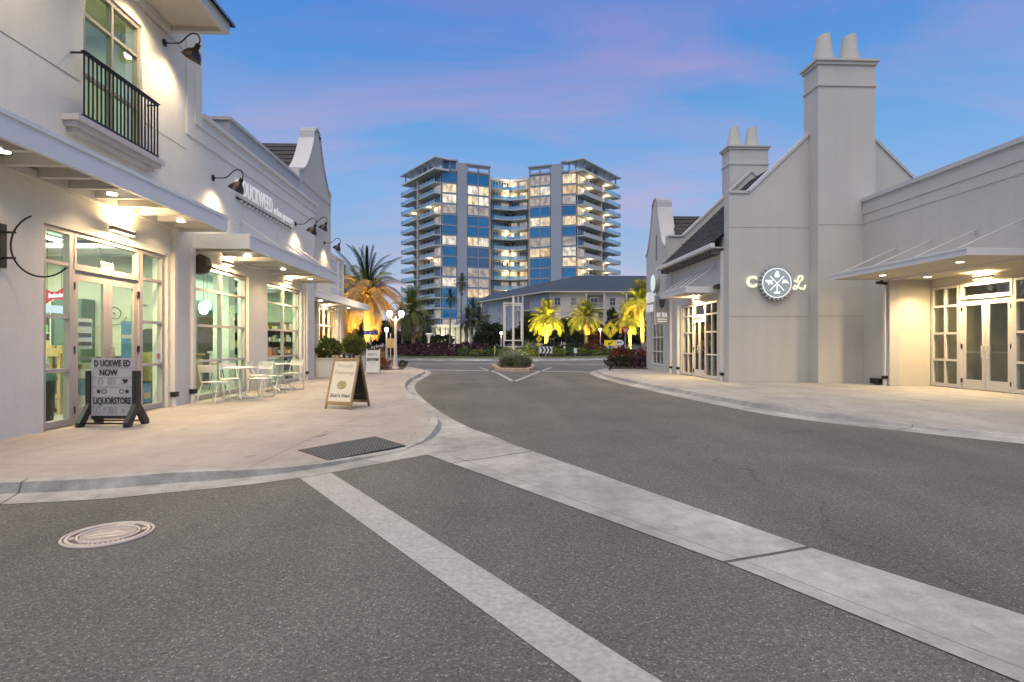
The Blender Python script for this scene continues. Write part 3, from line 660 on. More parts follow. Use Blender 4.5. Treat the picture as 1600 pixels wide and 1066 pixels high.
# ---------------------------------------------------------------- single-storey grocery
def grocery():
    t = thing('grocery_shop', 'single-storey grey stucco grocery with a lettered parapet and two tall window bays', 'building', (-9, 17, .1))
    w = MB(); grid_wall(w, fx, 12.6, 21.65, .1, 6.45, [(12.95, 15.83, .1, 3.18), (17.14, 20.18, .1, 3.18)], WX, WX-.3); w.build('wall', STUCCO, t)
    w = MB(); w.box(-14, WX-.3, 21.35, 21.65, .1, 6.45); w.build('side_wall', STUCCO, t)
    for z0, x in ((5.89, -6.475), (6.22, -6.45)):
        b = MB(); b.box(WX+.001, x, 13.2 if z0 > 6 else 12.9, 21.68+(x+6.5), z0, 6.45 if z0 > 6 else 6.218); b.build('band', STUCCO, t)
    b = MB(); b.box(WX-.35, -6.39, 13.2, 21.78, 6.45, 6.55); b.build('coping', TRIM, t)
    p = MB(); p.box(-13.9, -6.85, 15.47, 21.0, 6.2, 7.28); p.build('raised_parapet', mat('parapet_grey', (.42, .43, .44), .8, var=.06), t)
    p = MB(); p.box(-13.95, -6.80, 15.42, 21.05, 7.28, 7.36); p.build('parapet_coping', TRIMG, t)
    p = MB(); p.box(-6.852, -6.835, 15.9, 20.9, 6.9, 6.93); p.build('parapet_line', MATS['score_line'], t)
    for y0, ym, y1 in ((12.99, 14.40, 15.79), (17.18, 18.66, 20.14)):
        window(t, fx, WX-.12, 1, [y0, ym, y1], HEADS, FRAME, GLASS)
    canopy(t, WX, -5.26, 12.86, 20.2, 3.47, 3.80, MATS['awning_metal'], rafters=9, down=3)
    for y in (15.3, 17.9, 19.7): rod(t, (WX, y, 4.62), (-5.36, y-.02, 3.82), TRIM)
    downspout(t, WX, 12.80, 3.47, 1); downspout(t, WX, 20.62, 3.6, 1)
    f = MB(); f.box(WX, WX+.035, 20.42, 20.53, .1, 3.6); f.build('pilaster', TRIM, t)
    IW = mat('interior_green', (.46, .53, .40), .8, var=.05)
    i = MB(); i.quad((-12.5,12.6,.1),(-12.5,21.3,.1),(-12.5,21.3,3.7),(-12.5,12.6,3.7)); i.build('interior_back', IW, t)
    i = MB(); i.quad((-13.9,21.34,.1),(WX-.3,21.34,.1),(WX-.3,21.34,3.7),(-13.9,21.34,3.7)); i.build('interior_side', IW, t)
    i = MB(); i.quad((-14,12.6,3.6),(WX-.3,12.6,3.6),(WX-.3,21.3,3.6),(-14,21.3,3.6)); i.build('interior_ceiling', MATS['interior_ceiling'], t)
    i = MB(); i.quad((-14,12.6,.105),(WX,12.6,.105),(WX,21.3,.105),(-14,21.3,.105)); i.build('interior_floor', mat('grocery_floor', (.30, .32, .26), .3, var=.1), t)
    i = MB(); i.box(-8.05, -7.6, 17.1, 17.5, .105, 3.6); i.build('column', mat('column_white', (.72, .76, .68), .7), t)
    i = MB(); i.box(-9.2, -9.15, 18.2, 21.3, .105, 3.6); i.build('inner_partition', IW, t)
    i = MB(); i.box(-9.15, -8.8, 18.25, 21.3, 2.42, 2.72); i.build('bulkhead', mat('bulkhead_teal', (.22, .50, .44), .7), t)
    for x, y in ((-8.2, 14.2), (-8.2, 18.6)):
        st = MB(); st.box(x-.05, x+.05, y-.8, y+.8, 3.45, 3.51); st.build('ceiling_light', STRIP, t)
    light('grocery_light', 'AREA', (-8.3, 14.6, 3.42), 190, (.93, 1.0, .82), size=2.6, sy=3)
    light('grocery_light', 'AREA', (-8.0, 19.0, 3.42), 85, (.93, 1.0, .80), size=2.0, sy=2.4)
    return t
GR = grocery()

def dutch_profile(y0, y1, zs, zt):
    """half-curved gable: shoulder, concave sweep, small round-headed top"""
    yc = (y0+y1)/2; hw = (y1-y0)/2; P = [(y0, zs)]
    tw = .42
    for k in range(1, 11):
        a = k/10; P.append((y0+(hw-tw)*(a**.80)*1.0, zs+(zt-.35-zs)*(a**1.45)))
    P += [(yc-tw, zt-.12), (yc-tw*.72, zt-.12), (yc-tw*.72, zt-.02)]
    for k in range(7):
        a = math.pi*(1-k/6); P.append((yc+tw*.6*math.cos(a), zt-.02+.14*math.sin(a)))
    P += [(yc+tw*.72, zt-.02), (yc+tw*.72, zt-.12), (yc+tw, zt-.12)]
    for k in reversed(range(1, 11)):
        a = k/10; P.append((y1-(hw-tw)*(a**.80), zs+(zt-.35-zs)*(a**1.45)))
    P.append((y1, zs)); return P

def coping_on(mb, P, fn, w0, w1, t=.07):
    for i in range(len(P)-1):
        a, b = Vector((P[i][0], P[i][1])), Vector((P[i+1][0], P[i+1][1])); d = b-a
        if d.length < 1e-4: continue
        n = Vector((-d.y, d.x)).normalized()
        if n.y < -.01: n = -n
        q = [a, b, b+n*t, a+n*t]; mb.prism([(v.x, v.y) for v in q], fn, w0, w1)

def tile_roof(parent, A, B, Cc, D, rows=7, mt=None):
    """shingle courses lapped from the eave A-B up to the ridge D-C"""
    A, B, Cc, D = map(Vector, (A, B, Cc, D)); n = (B-A).cross(D-A).normalized()
    if n.z < 0: n = -n
    r_ = MB(); r_.quad(A, B, Cc, D); rf = r_.build('roof', mt or SHINGLE, parent)
    for k in range(rows):
        t0, t1 = k/rows, min((k+1.08)/rows, 1)
        a0, b0, a1, b1 = A.lerp(D, t0), B.lerp(Cc, t0), A.lerp(D, t1), B.lerp(Cc, t1)
        m = MB(); L = (b0-a0).length; cnt = max(2, int(L/.34)); off = random.random()
        us = [0]+[min(1, max(0, (j+off)/cnt)) for j in range(cnt)]+[1]
        for j in range(len(us)-1):
            if us[j+1]-us[j] < 1e-3: continue
            h = .025+.02*random.random(); g = .004/L
            p = [a0.lerp(b0, us[j]+g), a0.lerp(b0, us[j+1]-g), a1.lerp(b1, us[j+1]-g), a1.lerp(b1, us[j]+g)]
            m.quad(p[0]+n*h, p[1]+n*h, p[2]+n*.008, p[3]+n*.008); m.quad(p[0], p[1], p[1]+n*h, p[0]+n*h)
        c = m.build('shingle_course', mt or SHINGLE, rf); c['kind'] = 'stuff'
    return rf

# ---------------------------------------------------------------- curved-gable shop past the grocery
def left_gable():
    t = thing('gabled_shop', 'grey stucco shop with a curved gable standing beyond the lettered grocery', 'building', (-9, 24, .1))
    X1 = -6.85
    P = dutch_profile(21.13, 25.16, 7.68, 9.72)
    m = MB(); m.prism(P, fx, X1, X1-.5); m.build('gable', STUCCO_G, t)
    w = MB(); grid_wall(w, fx, 21.0, 25.16, 3.42, 7.678, [(22.0, 22.95, 3.45, 5.1)], X1, X1-.5); w.build('wall', STUCCO_G, t)
    cp = MB(); coping_on(cp, P, fx, X1+.05, X1-.55); cp.build('coping', TRIMG, t)
    cp = MB(); cp.box(X1, X1+.03, 21.3, 25.0, 7.30, 7.34); cp.build('string_course', STUCCO_G, t)
    window(t, fx, X1-.1, 1, [22.02, 22.48, 22.93], [3.46, 4.0, 4.55, 5.08], FRAME, GLASSD)
    tile_roof(t, (-16, 20.9, 7.2), (X1-.45, 20.9, 7.2), (X1-.45, 23.15, 9.3), (-16, 23.15, 9.3), 9)
    tile_roof(t, (-16, 25.4, 7.2), (X1-.45, 25.4, 7.2), (X1-.45, 23.15, 9.3), (-16, 23.15, 9.3), 4)
    b = MB(); b.box(-16, X1-.5, 24.9, 25.15, .1, 7.3); b.build('side_wall', STUCCO_G, t)
    XR = -7.6
    r = MB(); grid_wall(r, fx, 21.66, 30.15, .1, 5.55, [(24.6, 28.75, .6, 3.05)], XR, XR-.3); r.build('rear_wall', STUCCO, t)
    r = MB(); r.box(-16, XR-.3, 29.9, 30.15, .1, 5.55); r.build('rear_end_wall', STUCCO, t)
    for z in (3.7, 4.15, 4.6, 5.05): 
        s = MB(); s.box(XR, XR+.02, 25.18, 30.15, z, z+.40); s.build('siding_board', mat('siding_grey', (.40, .42, .47), .7), t)
    p = MB(); p.box(XR, XR+.06, 28.9, 29.15, .1, 5.5); p.box(XR, XR+.06, 29.9, 30.15, .1, 5.5); p.build('pilaster', TRIM, t)
    c = MB(); c.box(XR-.35, XR+.08, 25.18, 30.25, 5.55, 5.68); c.build('rear_coping', TRIMG, t)
    window(t, fx, XR-.1, 1, [24.65, 25.45, 26.25, 27.05, 27.85, 28.7], [.65, 1.45, 2.2, 3.0], FRAMEW, glass('warm_glass', (.95, .86, .66)))
    canopy(t, XR, -6.45, 21.7, 31.1, 3.12, 3.40, MATS['awning_metal'], rafters=10, down=2)
    downspout(t, XR, 29.5, 3.1, 1)
    i = MB(); i.quad((-11,21.7,.1),(-11,30,.1),(-11,30,3.3),(-11,21.7,3.3)); i.quad((-11,21.7,3.25),(XR-.3,21.7,3.25),(XR-.3,30,3.25),(-11,30,3.25)); i.quad((-11,29.85,.1),(XR-.3,29.85,.1),(XR-.3,29.85,3.3),(-11,29.85,3.3)); i.build('interior_back', mat('interior_brown', (.30, .20, .11), .7, var=.3, vscale=2), t)
    light('gable_shop_light', 'POINT', (-9, 27, 2.8), 60, WARM, size=.3)
left_gable()

# ---------------------------------------------------------------- right: chimney-gable shop
YG = 18.73
GABLE = [(7.9,.1),(7.9,6.35),(8.57,6.35),(11.64,9.28),(14.71,6.35),(15.4,6.35),(15.4,.1)]
def chimney(parent, x0, x1, y0, y1, zt, z0=.1, pots=True):
    m = MB(); m.box(x0, x1, y0, y1, z0, zt); ch = m.build('chimney', STUCCO_G, parent)
    c = MB(); c.box(x0-.10, x1+.10, y0-.10, y1+.10, zt, zt+.07); c.box(x0-.05, x1+.05, y0-.05, y1+.05, zt-.10, zt-.001); c.build('cap', STUCCO_G, ch)
    c = MB(); c.box(x0-.035, x1+.035, y0-.035, y1+.035, zt-.80, zt-.72); c.build('necking', STUCCO_G, ch)
    for k in (0, 1):
        xc = x0+(x1-x0)*(.22+.46*k); yc = (y0+y1)/2
        p = MB(); n = 20; b = 0; r0, r1, h = .32, .20, .98
        rings = []
        for (r, z) in ((r0, zt+.07), (r0*.97, zt+.2), (r1, zt+.07+h), (r1*.9, zt+.07+h), (r1*.85, zt+.6)):
            rings.append([(xc+r*math.cos(2*math.pi*i/n), yc+r*math.sin(2*math.pi*i/n), z+(.05*math.cos(2*math.pi*i/n)*(1 if z > zt+1 else 0))) for i in range(n)])
        for a, bb in zip(rings, rings[1:]):
            for i in range(n): p.quad(a[i], a[(i+1)%n], bb[(i+1)%n], bb[i])
        p.build('chimney_pot', STUCCO_G, ch, True)
def right_main():
    t = thing('chimney_shop', 'grey stucco shop with two tall chimneys on its steep gables', 'building', (11.6, 22, .1))
    m = MB(); m.prism(GABLE, fy, YG, YG+.4); m.build('gable_wall', STUCCO_G, t)
    cp = MB(); coping_on(cp, GABLE[1:6], fy, YG-.05, YG+.45, .08); cp.build('coping', TRIMG, t)
    for z in (2.27, 5.22):
        g = MB(); g.box(7.9, 10.6, YG-.004, YG+.01, z-.012, z+.012); g.box(12.5, 15, YG-.004, YG+.01, z-.012, z+.012); g.box(10.6, 12.5, 18.196, 18.21, z-.012, z+.012); g.build('score_line', MATS['score_line'], t)
    chimney(t, 10.6, 12.5, 18.2, 19.05, 10.5)
    G2 = [(x, min(z, 6.1) if z < 6.4 and z > 1 else z) for x, z in GABLE]
    m = MB(); m.prism([(7.9,.1),(7.9,6.1),(8.57,6.1),(11.64,9.0),(14.71,6.1),(15.4,6.1),(15.4,.1)], fy, 25.2, 25.6); m.build('far_gable_wall', STUCCO_G, t)
    cp = MB(); coping_on(cp, [(7.9,6.1),(8.57,6.1),(11.64,9.0),(14.71,6.1),(15.4,6.1)], fy, 25.15, 25.65, .08); cp.build('far_coping', TRIMG, t)
    chimney(t, 10.95, 12.75, 25.9, 26.75, 10.35, z0=6)
    w = MB(); grid_wall(w, fx, YG+.4, 25.2, .1, 5.0, [(19.75, 23.5, .1, 2.92)], 7.9, 8.2); w.build('street_wall', STUCCO_G, t)
    tile_roof(t, (7.50, YG+.4, 4.72), (7.50, 25.2, 4.72), (11.64, 25.2, 8.66), (11.64, YG+.4, 8.66), 24)
    b = MB(); b.quad((15.5,YG+.4,4.9),(15.5,25.2,4.9),(11.64,25.2,8.66),(11.64,YG+.4,8.66)); b.build('back_roof', SHINGLE, t)
    g = MB(); g.box(7.36, 7.50, YG+.2, 25.3, 4.60, 4.73); g.build('eave_gutter', TRIM, t)
    g = MB(); g.box(7.51, 7.9, YG+.4, 25.2, 4.60, 4.64); g.build('eave_board', TRIMG, t)
    rm = MB(); rm.box(7.54, 7.9, -.045, .045, 4.44, 4.597); rme = rm.mesh('rafter_tail', mat('rafter_tail', (.16, .15, .145), .7))
    for i in range(19):
        o = link('rafter_tail', rme, t); o.location = (0, 19.3+i*.32, 0)
    window(t, fx, 8.0, -1, [22.25, 22.85, 23.46], [.12, .98, 1.80, 2.45, 2.9], FRAMEW, GLASSD)
    window(t, fx, 8.0, -1, [19.79, 20.38, 20.98], [.12, .98, 1.80, 2.45, 2.9], FRAMEW, GLASSD)
    window(t, fx, 8.0, -1, [21.0, 22.23], [2.36, 2.9], FRAMEW, GLASSD, name='transom')
    door_pair(t, 8.0, -1, 21.0, 22.23, .12, 2.35, FRAMEW, GLASSD, FRAMEW, stile=.10)
    canopy(t, 7.9, 6.76, 19.62, 22.6, 3.14, 3.36, mat('awning_grey', (.66, .655, .64), .5), rafters=4, rm=TRIM)
    for y in (19.9, 20.7, 21.5, 22.3): rod(t, (7.9, y, 4.1), (6.86, y, 3.38), TRIMG)
    downspout(t, 7.9, 19.2, 4.5, -1); downspout(t, 7.9, 24.7, 4.5, -1); downspout(t, 7.9, 23.75, 3.0, -1)
    i = MB(); i.quad((10.5,19.1,.1),(10.5,25.1,.1),(10.5,25.1,3.3),(10.5,19.1,3.3)); i.quad((8.2,19.1,3.3),(10.5,19.1,3.3),(10.5,25.1,3.3),(8.2,25.1,3.3)); i.quad((8.2,24.9,.1),(10.5,24.9,.1),(10.5,24.9,3.3),(8.2,24.9,3.3)); i.build('interior_back', mat('interior_dim', (.20, .18, .17), .7, var=.3), t)
    i = MB(); i.quad((7.9,19.1,.106),(10.5,19.1,.106),(10.5,25.1,.106),(7.9,25.1,.106)); i.build('interior_floor', mat('interior_floor_dim', (.16, .14, .12), .4), t)
    light('pub_light', 'POINT', (9.6, 22, 2.8), 14, WARM, size=.2)
    return t
RM = right_main()

def right_dutch():
    t = thing('curved_gable_shop', 'narrow grey shop with a curved gable and round sign beyond the chimney shop', 'building', (10, 27.2, .1))
    P = dutch_profile(25.62, 28.76, 5.72, 8.12)
    m = MB(); m.prism(P, fx, 7.9, 8.5); m.build('gable', STUCCO_G, t)
    w = MB(); grid_wall(w, fx, 25.62, 28.76, .1, 5.718, [(26.0, 27.9, .3, 3.0)], 7.9, 8.3); w.build('wall', STUCCO_G, t)
    cp = MB(); coping_on(cp, P, fx, 7.85, 8.55); cp.build('coping', TRIMG, t)
    w = MB(); w.box(8.3, 15, 28.5, 28.76, .1, 5.7); w.build('end_wall', STUCCO_G, t)
    s = MB(); s.box(7.88, 7.91, 26.9, 27.08, 5.3, 6.5); s.build('vent_slit', mat('vent_slit', (.20, .20, .20), .8), t)
    tile_roof(t, (8.5, 25.0, 5.6), (15, 25.0, 5.6), (15, 27.19, 7.45), (8.5, 27.19, 7.45), 8)
    tile_roof(t, (8.5, 29.0, 5.6), (15, 29.0, 5.6), (15, 27.19, 7.45), (8.5, 27.19, 7.45), 4)
    window(t, fx, 8.0, -1, [26.04, 26.65, 27.25, 27.86], [.34, 1.0, 1.66, 2.3, 2.96], FRAMEW, GLASSD)
    i = MB(); i.quad((10,25.7,.1),(10,28.5,.1),(10,28.5,3.3),(10,25.7,3.3)); i.quad((8.3,25.7,3.2),(10,25.7,3.2),(10,28.5,3.2),(8.3,28.5,3.2)); i.quad((8.3,28.4,.1),(10,28.4,.1),(10,28.4,3.3),(8.3,28.4,3.3)); i.build('interior_back', MATS['interior_dim'], t)
    light('gable_pub_light', 'POINT', (9, 27.2, 2.8), 8, WARM, size=.2)
right_dutch()

# ---------------------------------------------------------------- right: low wing with the lit recessed entrance
def wing():
    t = thing('wing_shop', 'low grey stucco wing with a lit recessed entrance under a steel-rod awning', 'building', (14, 14, .1))
    XW, XS = 12.1, 13.4
    w = MB(); grid_wall(w, fx, 7.5, 18.3, .1, 5.95, [(9.5, 16.98, .1, 3.32)], XW, XW+.3); w.build('wall', STUCCO_G, t)
    for z0, z1, x in ((5.25, 5.54, 12.085), (5.545, 5.95, 12.068)):
        b = MB(); b.box(x, XW-.001, 7.5, 18.18, z0, z1); b.build('band', STUCCO_G, t)
    b = MB(); b.box(12.01, 12.45, 7.5, 18.19, 5.95, 6.07); b.build('coping', TRIMG, t)
    CREAM = mat('stucco_cream', (.60, .56, .47), .9, var=.04, bump=.25, bscale=160, spec=.2)
    r = MB(); r.box(XW+.3, XS+.2, 17.0, 17.2, .1, 3.5); r.build('recess_side', CREAM, t)
    r = MB(); r.box(XW+.3, XS+.2, 9.4, 17.2, 3.32, 3.42); r.build('recess_ceiling', CREAM, t)
    r = MB(); grid_wall(r, fx, 9.5, 17.0, .1, 3.32, [(9.7, 16.98-.0+.25-.0-.02 if False else 16.95, .1, 3.08)], XS, XS+.2); r.build('recess_wall', CREAM, t)
    V = [.12, .90, 1.68, 2.48, 3.06]
    window(t, fx, XS+.02, -1, [15.92, 16.43, 16.94], V, FRAMEW, GLASSD, fw=.06)
    window(t, fx, XS+.02, -1, [12.6, 13.2, 13.8, 14.20], V, FRAMEW, GLASSD, fw=.06)
    window(t, fx, XS+.02, -1, [10.4, 11.2, 12.0, 12.58], V, FRAMEW, GLASSD, fw=.06)
    window(t, fx, XS+.02, -1, [14.24, 15.88], [2.62, 3.06], FRAMEW, GLASSD, name='transom')
    door_pair(t, XS+.02, -1, 14.28, 15.84, .12, 2.6, FRAMEW, GLASSD, FRAMEW)
    for a, b_ in ((14.202, 14.278), (15.842, 15.918)): j = MB(); j.box(XS-.03, XS+.07, a, b_, .1, 2.615); j.build('door_jamb', FRAMEW, t)
    canopy(t, XW, 10.28, 12.04, 17.0, 3.30, 3.47, mat('awning_pale', (.66, .66, .66), .5), rafters=0, soffit_mat=CREAM)
    s = MB(); s.box(10.35, XW, 12.1, 16.94, 3.325, 3.345); s.build('soffit', CREAM, t)
    for y in (16.7, 15.3, 13.85, 12.55): rod(t, (XW, y, 4.22), (10.42, y, 3.48), TRIMG)
    downspout(t, XW-.001, 17.12, 3.3, -1); 
    m = MB(); m.box(11.98, 12.1, 17.3, 17.72, .14, .30); m.build('drain_grate', BLACK, t)
    i = MB(); i.quad((18,9,.1),(18,17.3,.1),(18,17.3,3.4),(18,9,3.4)); i.quad((13.5,9,3.38),(18,9,3.38),(18,17.3,3.38),(13.5,17.3,3.38)); i.quad((13.6,17.25,.1),(18,17.25,.1),(18,17.25,3.4),(13.6,17.25,3.4)); i.build('interior_back', mat('interior_olive', (.26, .25, .17), .7, var=.25, vscale=1.5), t)
    i = MB(); i.quad((13.4,9,.106),(18,9,.106),(18,17.3,.106),(13.4,17.3,.106)); i.build('interior_floor', MATS['interior_floor_dim'], t)
    light('wing_inner_light', 'POINT', (16, 14.5, 2.8), 30, (1, .85, .6), size=.3)
    for y in (16.3, 13.0):
        d = MB(); d.lathe([(0, 3.312), (.09, 3.312), (.09, 3.319)], 16, Matrix.Translation((12.75, y, 0))); d.build('downlight', LAMPW, t)
        light('downlight', 'SPOT', (12.75, y, 3.29), 210, (1, .82, .52), aim=(12.75, y, 0), size=.06, spot=120, blend=.8)
    for y in (16.0, 13.3):
        d = MB(); d.lathe([(0, 3.318), (.08, 3.318), (.08, 3.324)], 16, Matrix.Translation((11.2, y, 0))); d.build('downlight', LAMPW, t)
        light('downlight', 'SPOT', (11.2, y, 3.30), 120, (1, .78, .46), aim=(11.2, y, 0), size=.06, spot=110, blend=.9)
    m = MB(); m.box(12.9, 13.05, 17.0-.25, 17.0-.05, 3.22, 3.3) if False else None
    return t
WG = wing()
s_ = mat('flood_black', (.02,.02,.02), .5)
# ================================================================ LAMPS ON THE WALLS
gooseneck((WX, 11.78, 7.40), 1, 'bronze gooseneck lamp on the wall beside the black balcony rail', 1.0)
gooseneck((WX, 13.80, 5.28), 1, 'bronze gooseneck lamp before the first letter of the grocery sign', 1.0)
gooseneck((WX, 19.55, 5.38), 1, 'bronze gooseneck lamp after the last word of the grocery sign', 1.0)
gooseneck((-6.85, 22.2, 6.0), 1, 'bronze gooseneck lamp above the slim window of the curved-gable shop', .95, 8)
gooseneck((-6.85, 24.15, 5.55), 1, 'bronze gooseneck lamp at the far edge of the curved-gable wall', .95)
sconce((WX, 10.34, 3.36), 1, 'warm bar sconce above the double doors numbered 5230')
sconce((WX, 14.40, 3.36), 1, 'warm bar sconce above the cafe window beside the corner shop', .5)
sconce((WX, 18.66, 3.36), 1, 'warm bar sconce above the cafe window beside the curved gable', .5)
sconce((-7.6, 26.6, 3.05-.02+.0), 1, 'warm bar sconce above the planter window of the far left shop', .8, 26)
sconce((7.9, 21.6, 3.04), -1, 'warm bar sconce above the white doors of the chimney shop', .6, 24)
sconce((13.4, 15.06, 3.18), -1, 'bar sconce above the white double doors of the recessed entrance', .62, 26)

def floodlight(loc, rz, label):
    t = thing('floodlight', label, 'floodlight', loc, rz)
    m = MB(); m.box(-.02, .02, -.08, .08, -.07, .08); m.build('backbox', BLACK, t, local=True)
    m = MB(); m.prism([(.02,.08),(.04,.11),(.15,.06),(.20,-.02),(.17,-.06),(.02,-.07)], lambda u, v, w: (u, w, v), -.09, .09); m.build('hood', mat('hood_brown', (.05,.04,.033), .5), t, local=True)
    return t
# loudspeaker under the grocery awning, flood over the pub doors
lt = thing('wall_loudspeaker', 'dark brown wall loudspeaker in the corner of the cafe awning', 'loudspeaker', (WX+.02, 13.05, 3.12))
m = MB(); m.prism([(0,-.20),(0,.18),(.10,.24),(.22,.18),(.27,-.02),(.18,-.16)], lambda u, v, w: (u, w, v), -.11, .11); m.build('cabinet', mat('speaker_brown', (.05,.035,.025), .6, bump=.2), lt, local=True)
m = MB(); m.box(.01, .22, -.116, -.111, -.18, .16); m.build('grille', mat('speaker_grille', (.03,.024,.02), .8), lt, local=True)
floodlight((7.85, 19.42, 3.32), math.pi, 'small black floodlight at the corner of the chimney shop awning')
cm = thing('security_camera', 'small black camera under the steel-rod awning', 'camera', (11.9, 17.05, 3.24))
m = MB(); m.lathe([(0,.06),(.05,.06),(.05,.02),(.03,0),(0,0)], 12); m.build('mount', BLACK, cm, True, True)
m = MB(); m.tube([(-.16,0,-.01),(.16,0,-.03)], .045, 10); m.build('body', BLACK, cm, True, True)

# ================================================================ SIGNS
WHITE_L = mat('letter_white', (.80, .80, .78), .5, var=.02, emis=(1, 1, .97), estr=.30)
DARK_L = mat('letter_return', (.05, .05, .05), .5)
def grocery_sign():
    t = thing('grocery_sign', 'raised white letters reading the grocery name on the parapet', 'sign', (WX, 17, 5.3))
    words = [('DUCKWEED', .60, 15.30, 17.32, 5.42, .002), ('urban grocery', .33, 17.45, 19.08, 5.36, .0)]
    for s, size, y0, y1, z, off in words:
        me = text_mesh(s, size, ext=.008, off=off, align='LEFT', space=1.12)
        xs = [v.co.x for v in me.vertices]; k = (y1-y0)/(max(xs)-min(xs))
        me.transform(Matrix.Translation((-min(xs), 0, 0))); me.transform(Matrix.Diagonal((k, 1, 1, 1)))
        me.transform(frame_mat((WX+.075, y0, z), (0,1,0), (0,0,1))); me.materials.clear(); me.materials.append(WHITE_L); link('lettering', me, t)
    # leafy sprig logo before the first letter
    l = MB()
    for (dy, dz, r) in ((0,0,.085),(-.10,.10,.075),(.05,.14,.07),(-.08,-.09,.06)):
        l.lathe([(0,.02),(r,.02),(r,0)], 14, Matrix.Translation((WX+.06, 15.08+dy, 5.42+dz)) @ Matrix.Rotation(R(90), 4, 'Y'))
    l.build('sprig', WHITE_L, t)
    s = MB(); s.box(WX+.01, WX+.05, 15.0, 19.05, 5.10, 5.15); s.build('raceway', DARK_L, t)
    for i in range(16):
        b = MB(); y = 15.2+i*.25; b.box(WX+.01, WX+.10, y-.02, y+.02, 5.04, 5.09); b.build('led_clip', TRIM, t)
grocery_sign()

def crown_sign():
    cx, cz, y = 9.43, 3.37, YG
    t = thing('bottle_cap_sign', 'lit round bottle-cap sign between the letters C and L on the gable', 'sign', (cx, y, cz))
    EM = emit('sign_face', (.62, .72, .76), .52); EW = emit('sign_white', (1, 1, .98), 1.15); EY = emit('sign_letter', (1, .95, .72), 1.15)
    n = 24; P = []
    for i in range(n):
        for k, r in ((0, .575), (.30, .575), (.5, .50), (.8, .50)):
            a = 2*math.pi*(i+k)/n+.06; P.append((cx+r*math.cos(a), cz+r*math.sin(a)))
    m = MB(); m.prism(P, fy, y-.16, y-.04); m.build('cap_rim', [mat('cap_steel', (.50, .55, .58), .4, metal=.4)], t)
    m = MB(); m.lathe([(0, 0), (.455, 0)], 48, Matrix.Translation((cx, y-.166, cz)) @ Matrix.Rotation(R(90), 4, 'X')); m.build('face', EM, t)
    m = MB(); ri = []
    for r in (.462, .492): ri.append([(cx+r*math.cos(2*math.pi*i/48), y-.170, cz+r*math.sin(2*math.pi*i/48)) for i in range(49)])
    strip(m, ri[0], ri[1]); m.build('ring', EW, t)
    m = MB(); zf = y-.176
    for a in (45, 135):
        d = Vector((math.cos(R(a)), 0, math.sin(R(a))))*.33; m.bar(Vector((cx, zf, cz-.01))-d, Vector((cx, zf, cz-.01))+d, .034, .012, up=(0,1,0))
    m.build('crossed_bars', EW, t)
    def icon(polys, ox, oz, s, name):
        q = MB()
        for p in polys: q.prism([(cx+ox+u*s, cz+oz+v*s) for u, v in p], fy, zf-.006, zf+.004)
        q.build(name, EW, t)
    hop = [[(.0,1.0),(.35,.8),(.5,.3),(.7,-.2),(.62,-.6),(.2,-.75),(-.2,-.75),(-.62,-.6),(-.7,-.2),(-.5,.3),(-.35,.8)]]
    pig = [[(-1.0,.45),(-.6,.55),(.6,.5),(.85,.35),(.95,-.4),(.7,-.75),(.5,-.35),(.2,-.3),(.1,-.75),(-.2,-.75),(-.25,-.3),(-.5,-.3),(-.65,-.1),(-.95,.1)]]
    capi = [[(-.95,-.35),(-.8,.0),(-.45,.55),(.1,.6),(.5,.3),(.7,-.1),(1.1,-.32),(.6,-.30),(.1,-.15),(-.5,-.3)]]
    ham = [[(-.12,.9),(.12,.9),(.12,-.3),(.62,-.38),(.62,-.78),(-.62,-.78),(-.62,-.38),(-.12,-.3)]]
    icon(hop, 0, .275, .125, 'hop_icon'); icon(pig, -.265, .03, .13, 'pig_icon'); icon(capi, .275, .03, .14, 'cap_icon'); icon(ham, 0, -.225, .165, 'hammer_icon')
    text('C', .50, EY, t, frame_mat((cx-.80, y-.07, cz+.03), (1,0,0), (0,0,1)), ext=.03, off=.018)
    L = MB(); pts = cat_rom([(-.16,.07),(-.08,.02),(-.05,.10),(.0,.20),(.10,.20),(.10,.10),(.02,.03),(-.03,-.08),(-.10,-.20),(-.19,-.20),(-.17,-.11),(-.06,-.13),(.06,-.20),(.17,-.20),(.20,-.08)], 5)
    L.tube([(cx+.80+u, y-.07, cz+.03+v) for u, v in pts], .032, 8); L.build('script_letter', EY, t, True)
    m = MB(); m.box(cx-.95, cx+.97, y-.045, y-.002, cz-.03, cz+.03); m.build('raceway', TRIMG, t)
crown_sign()

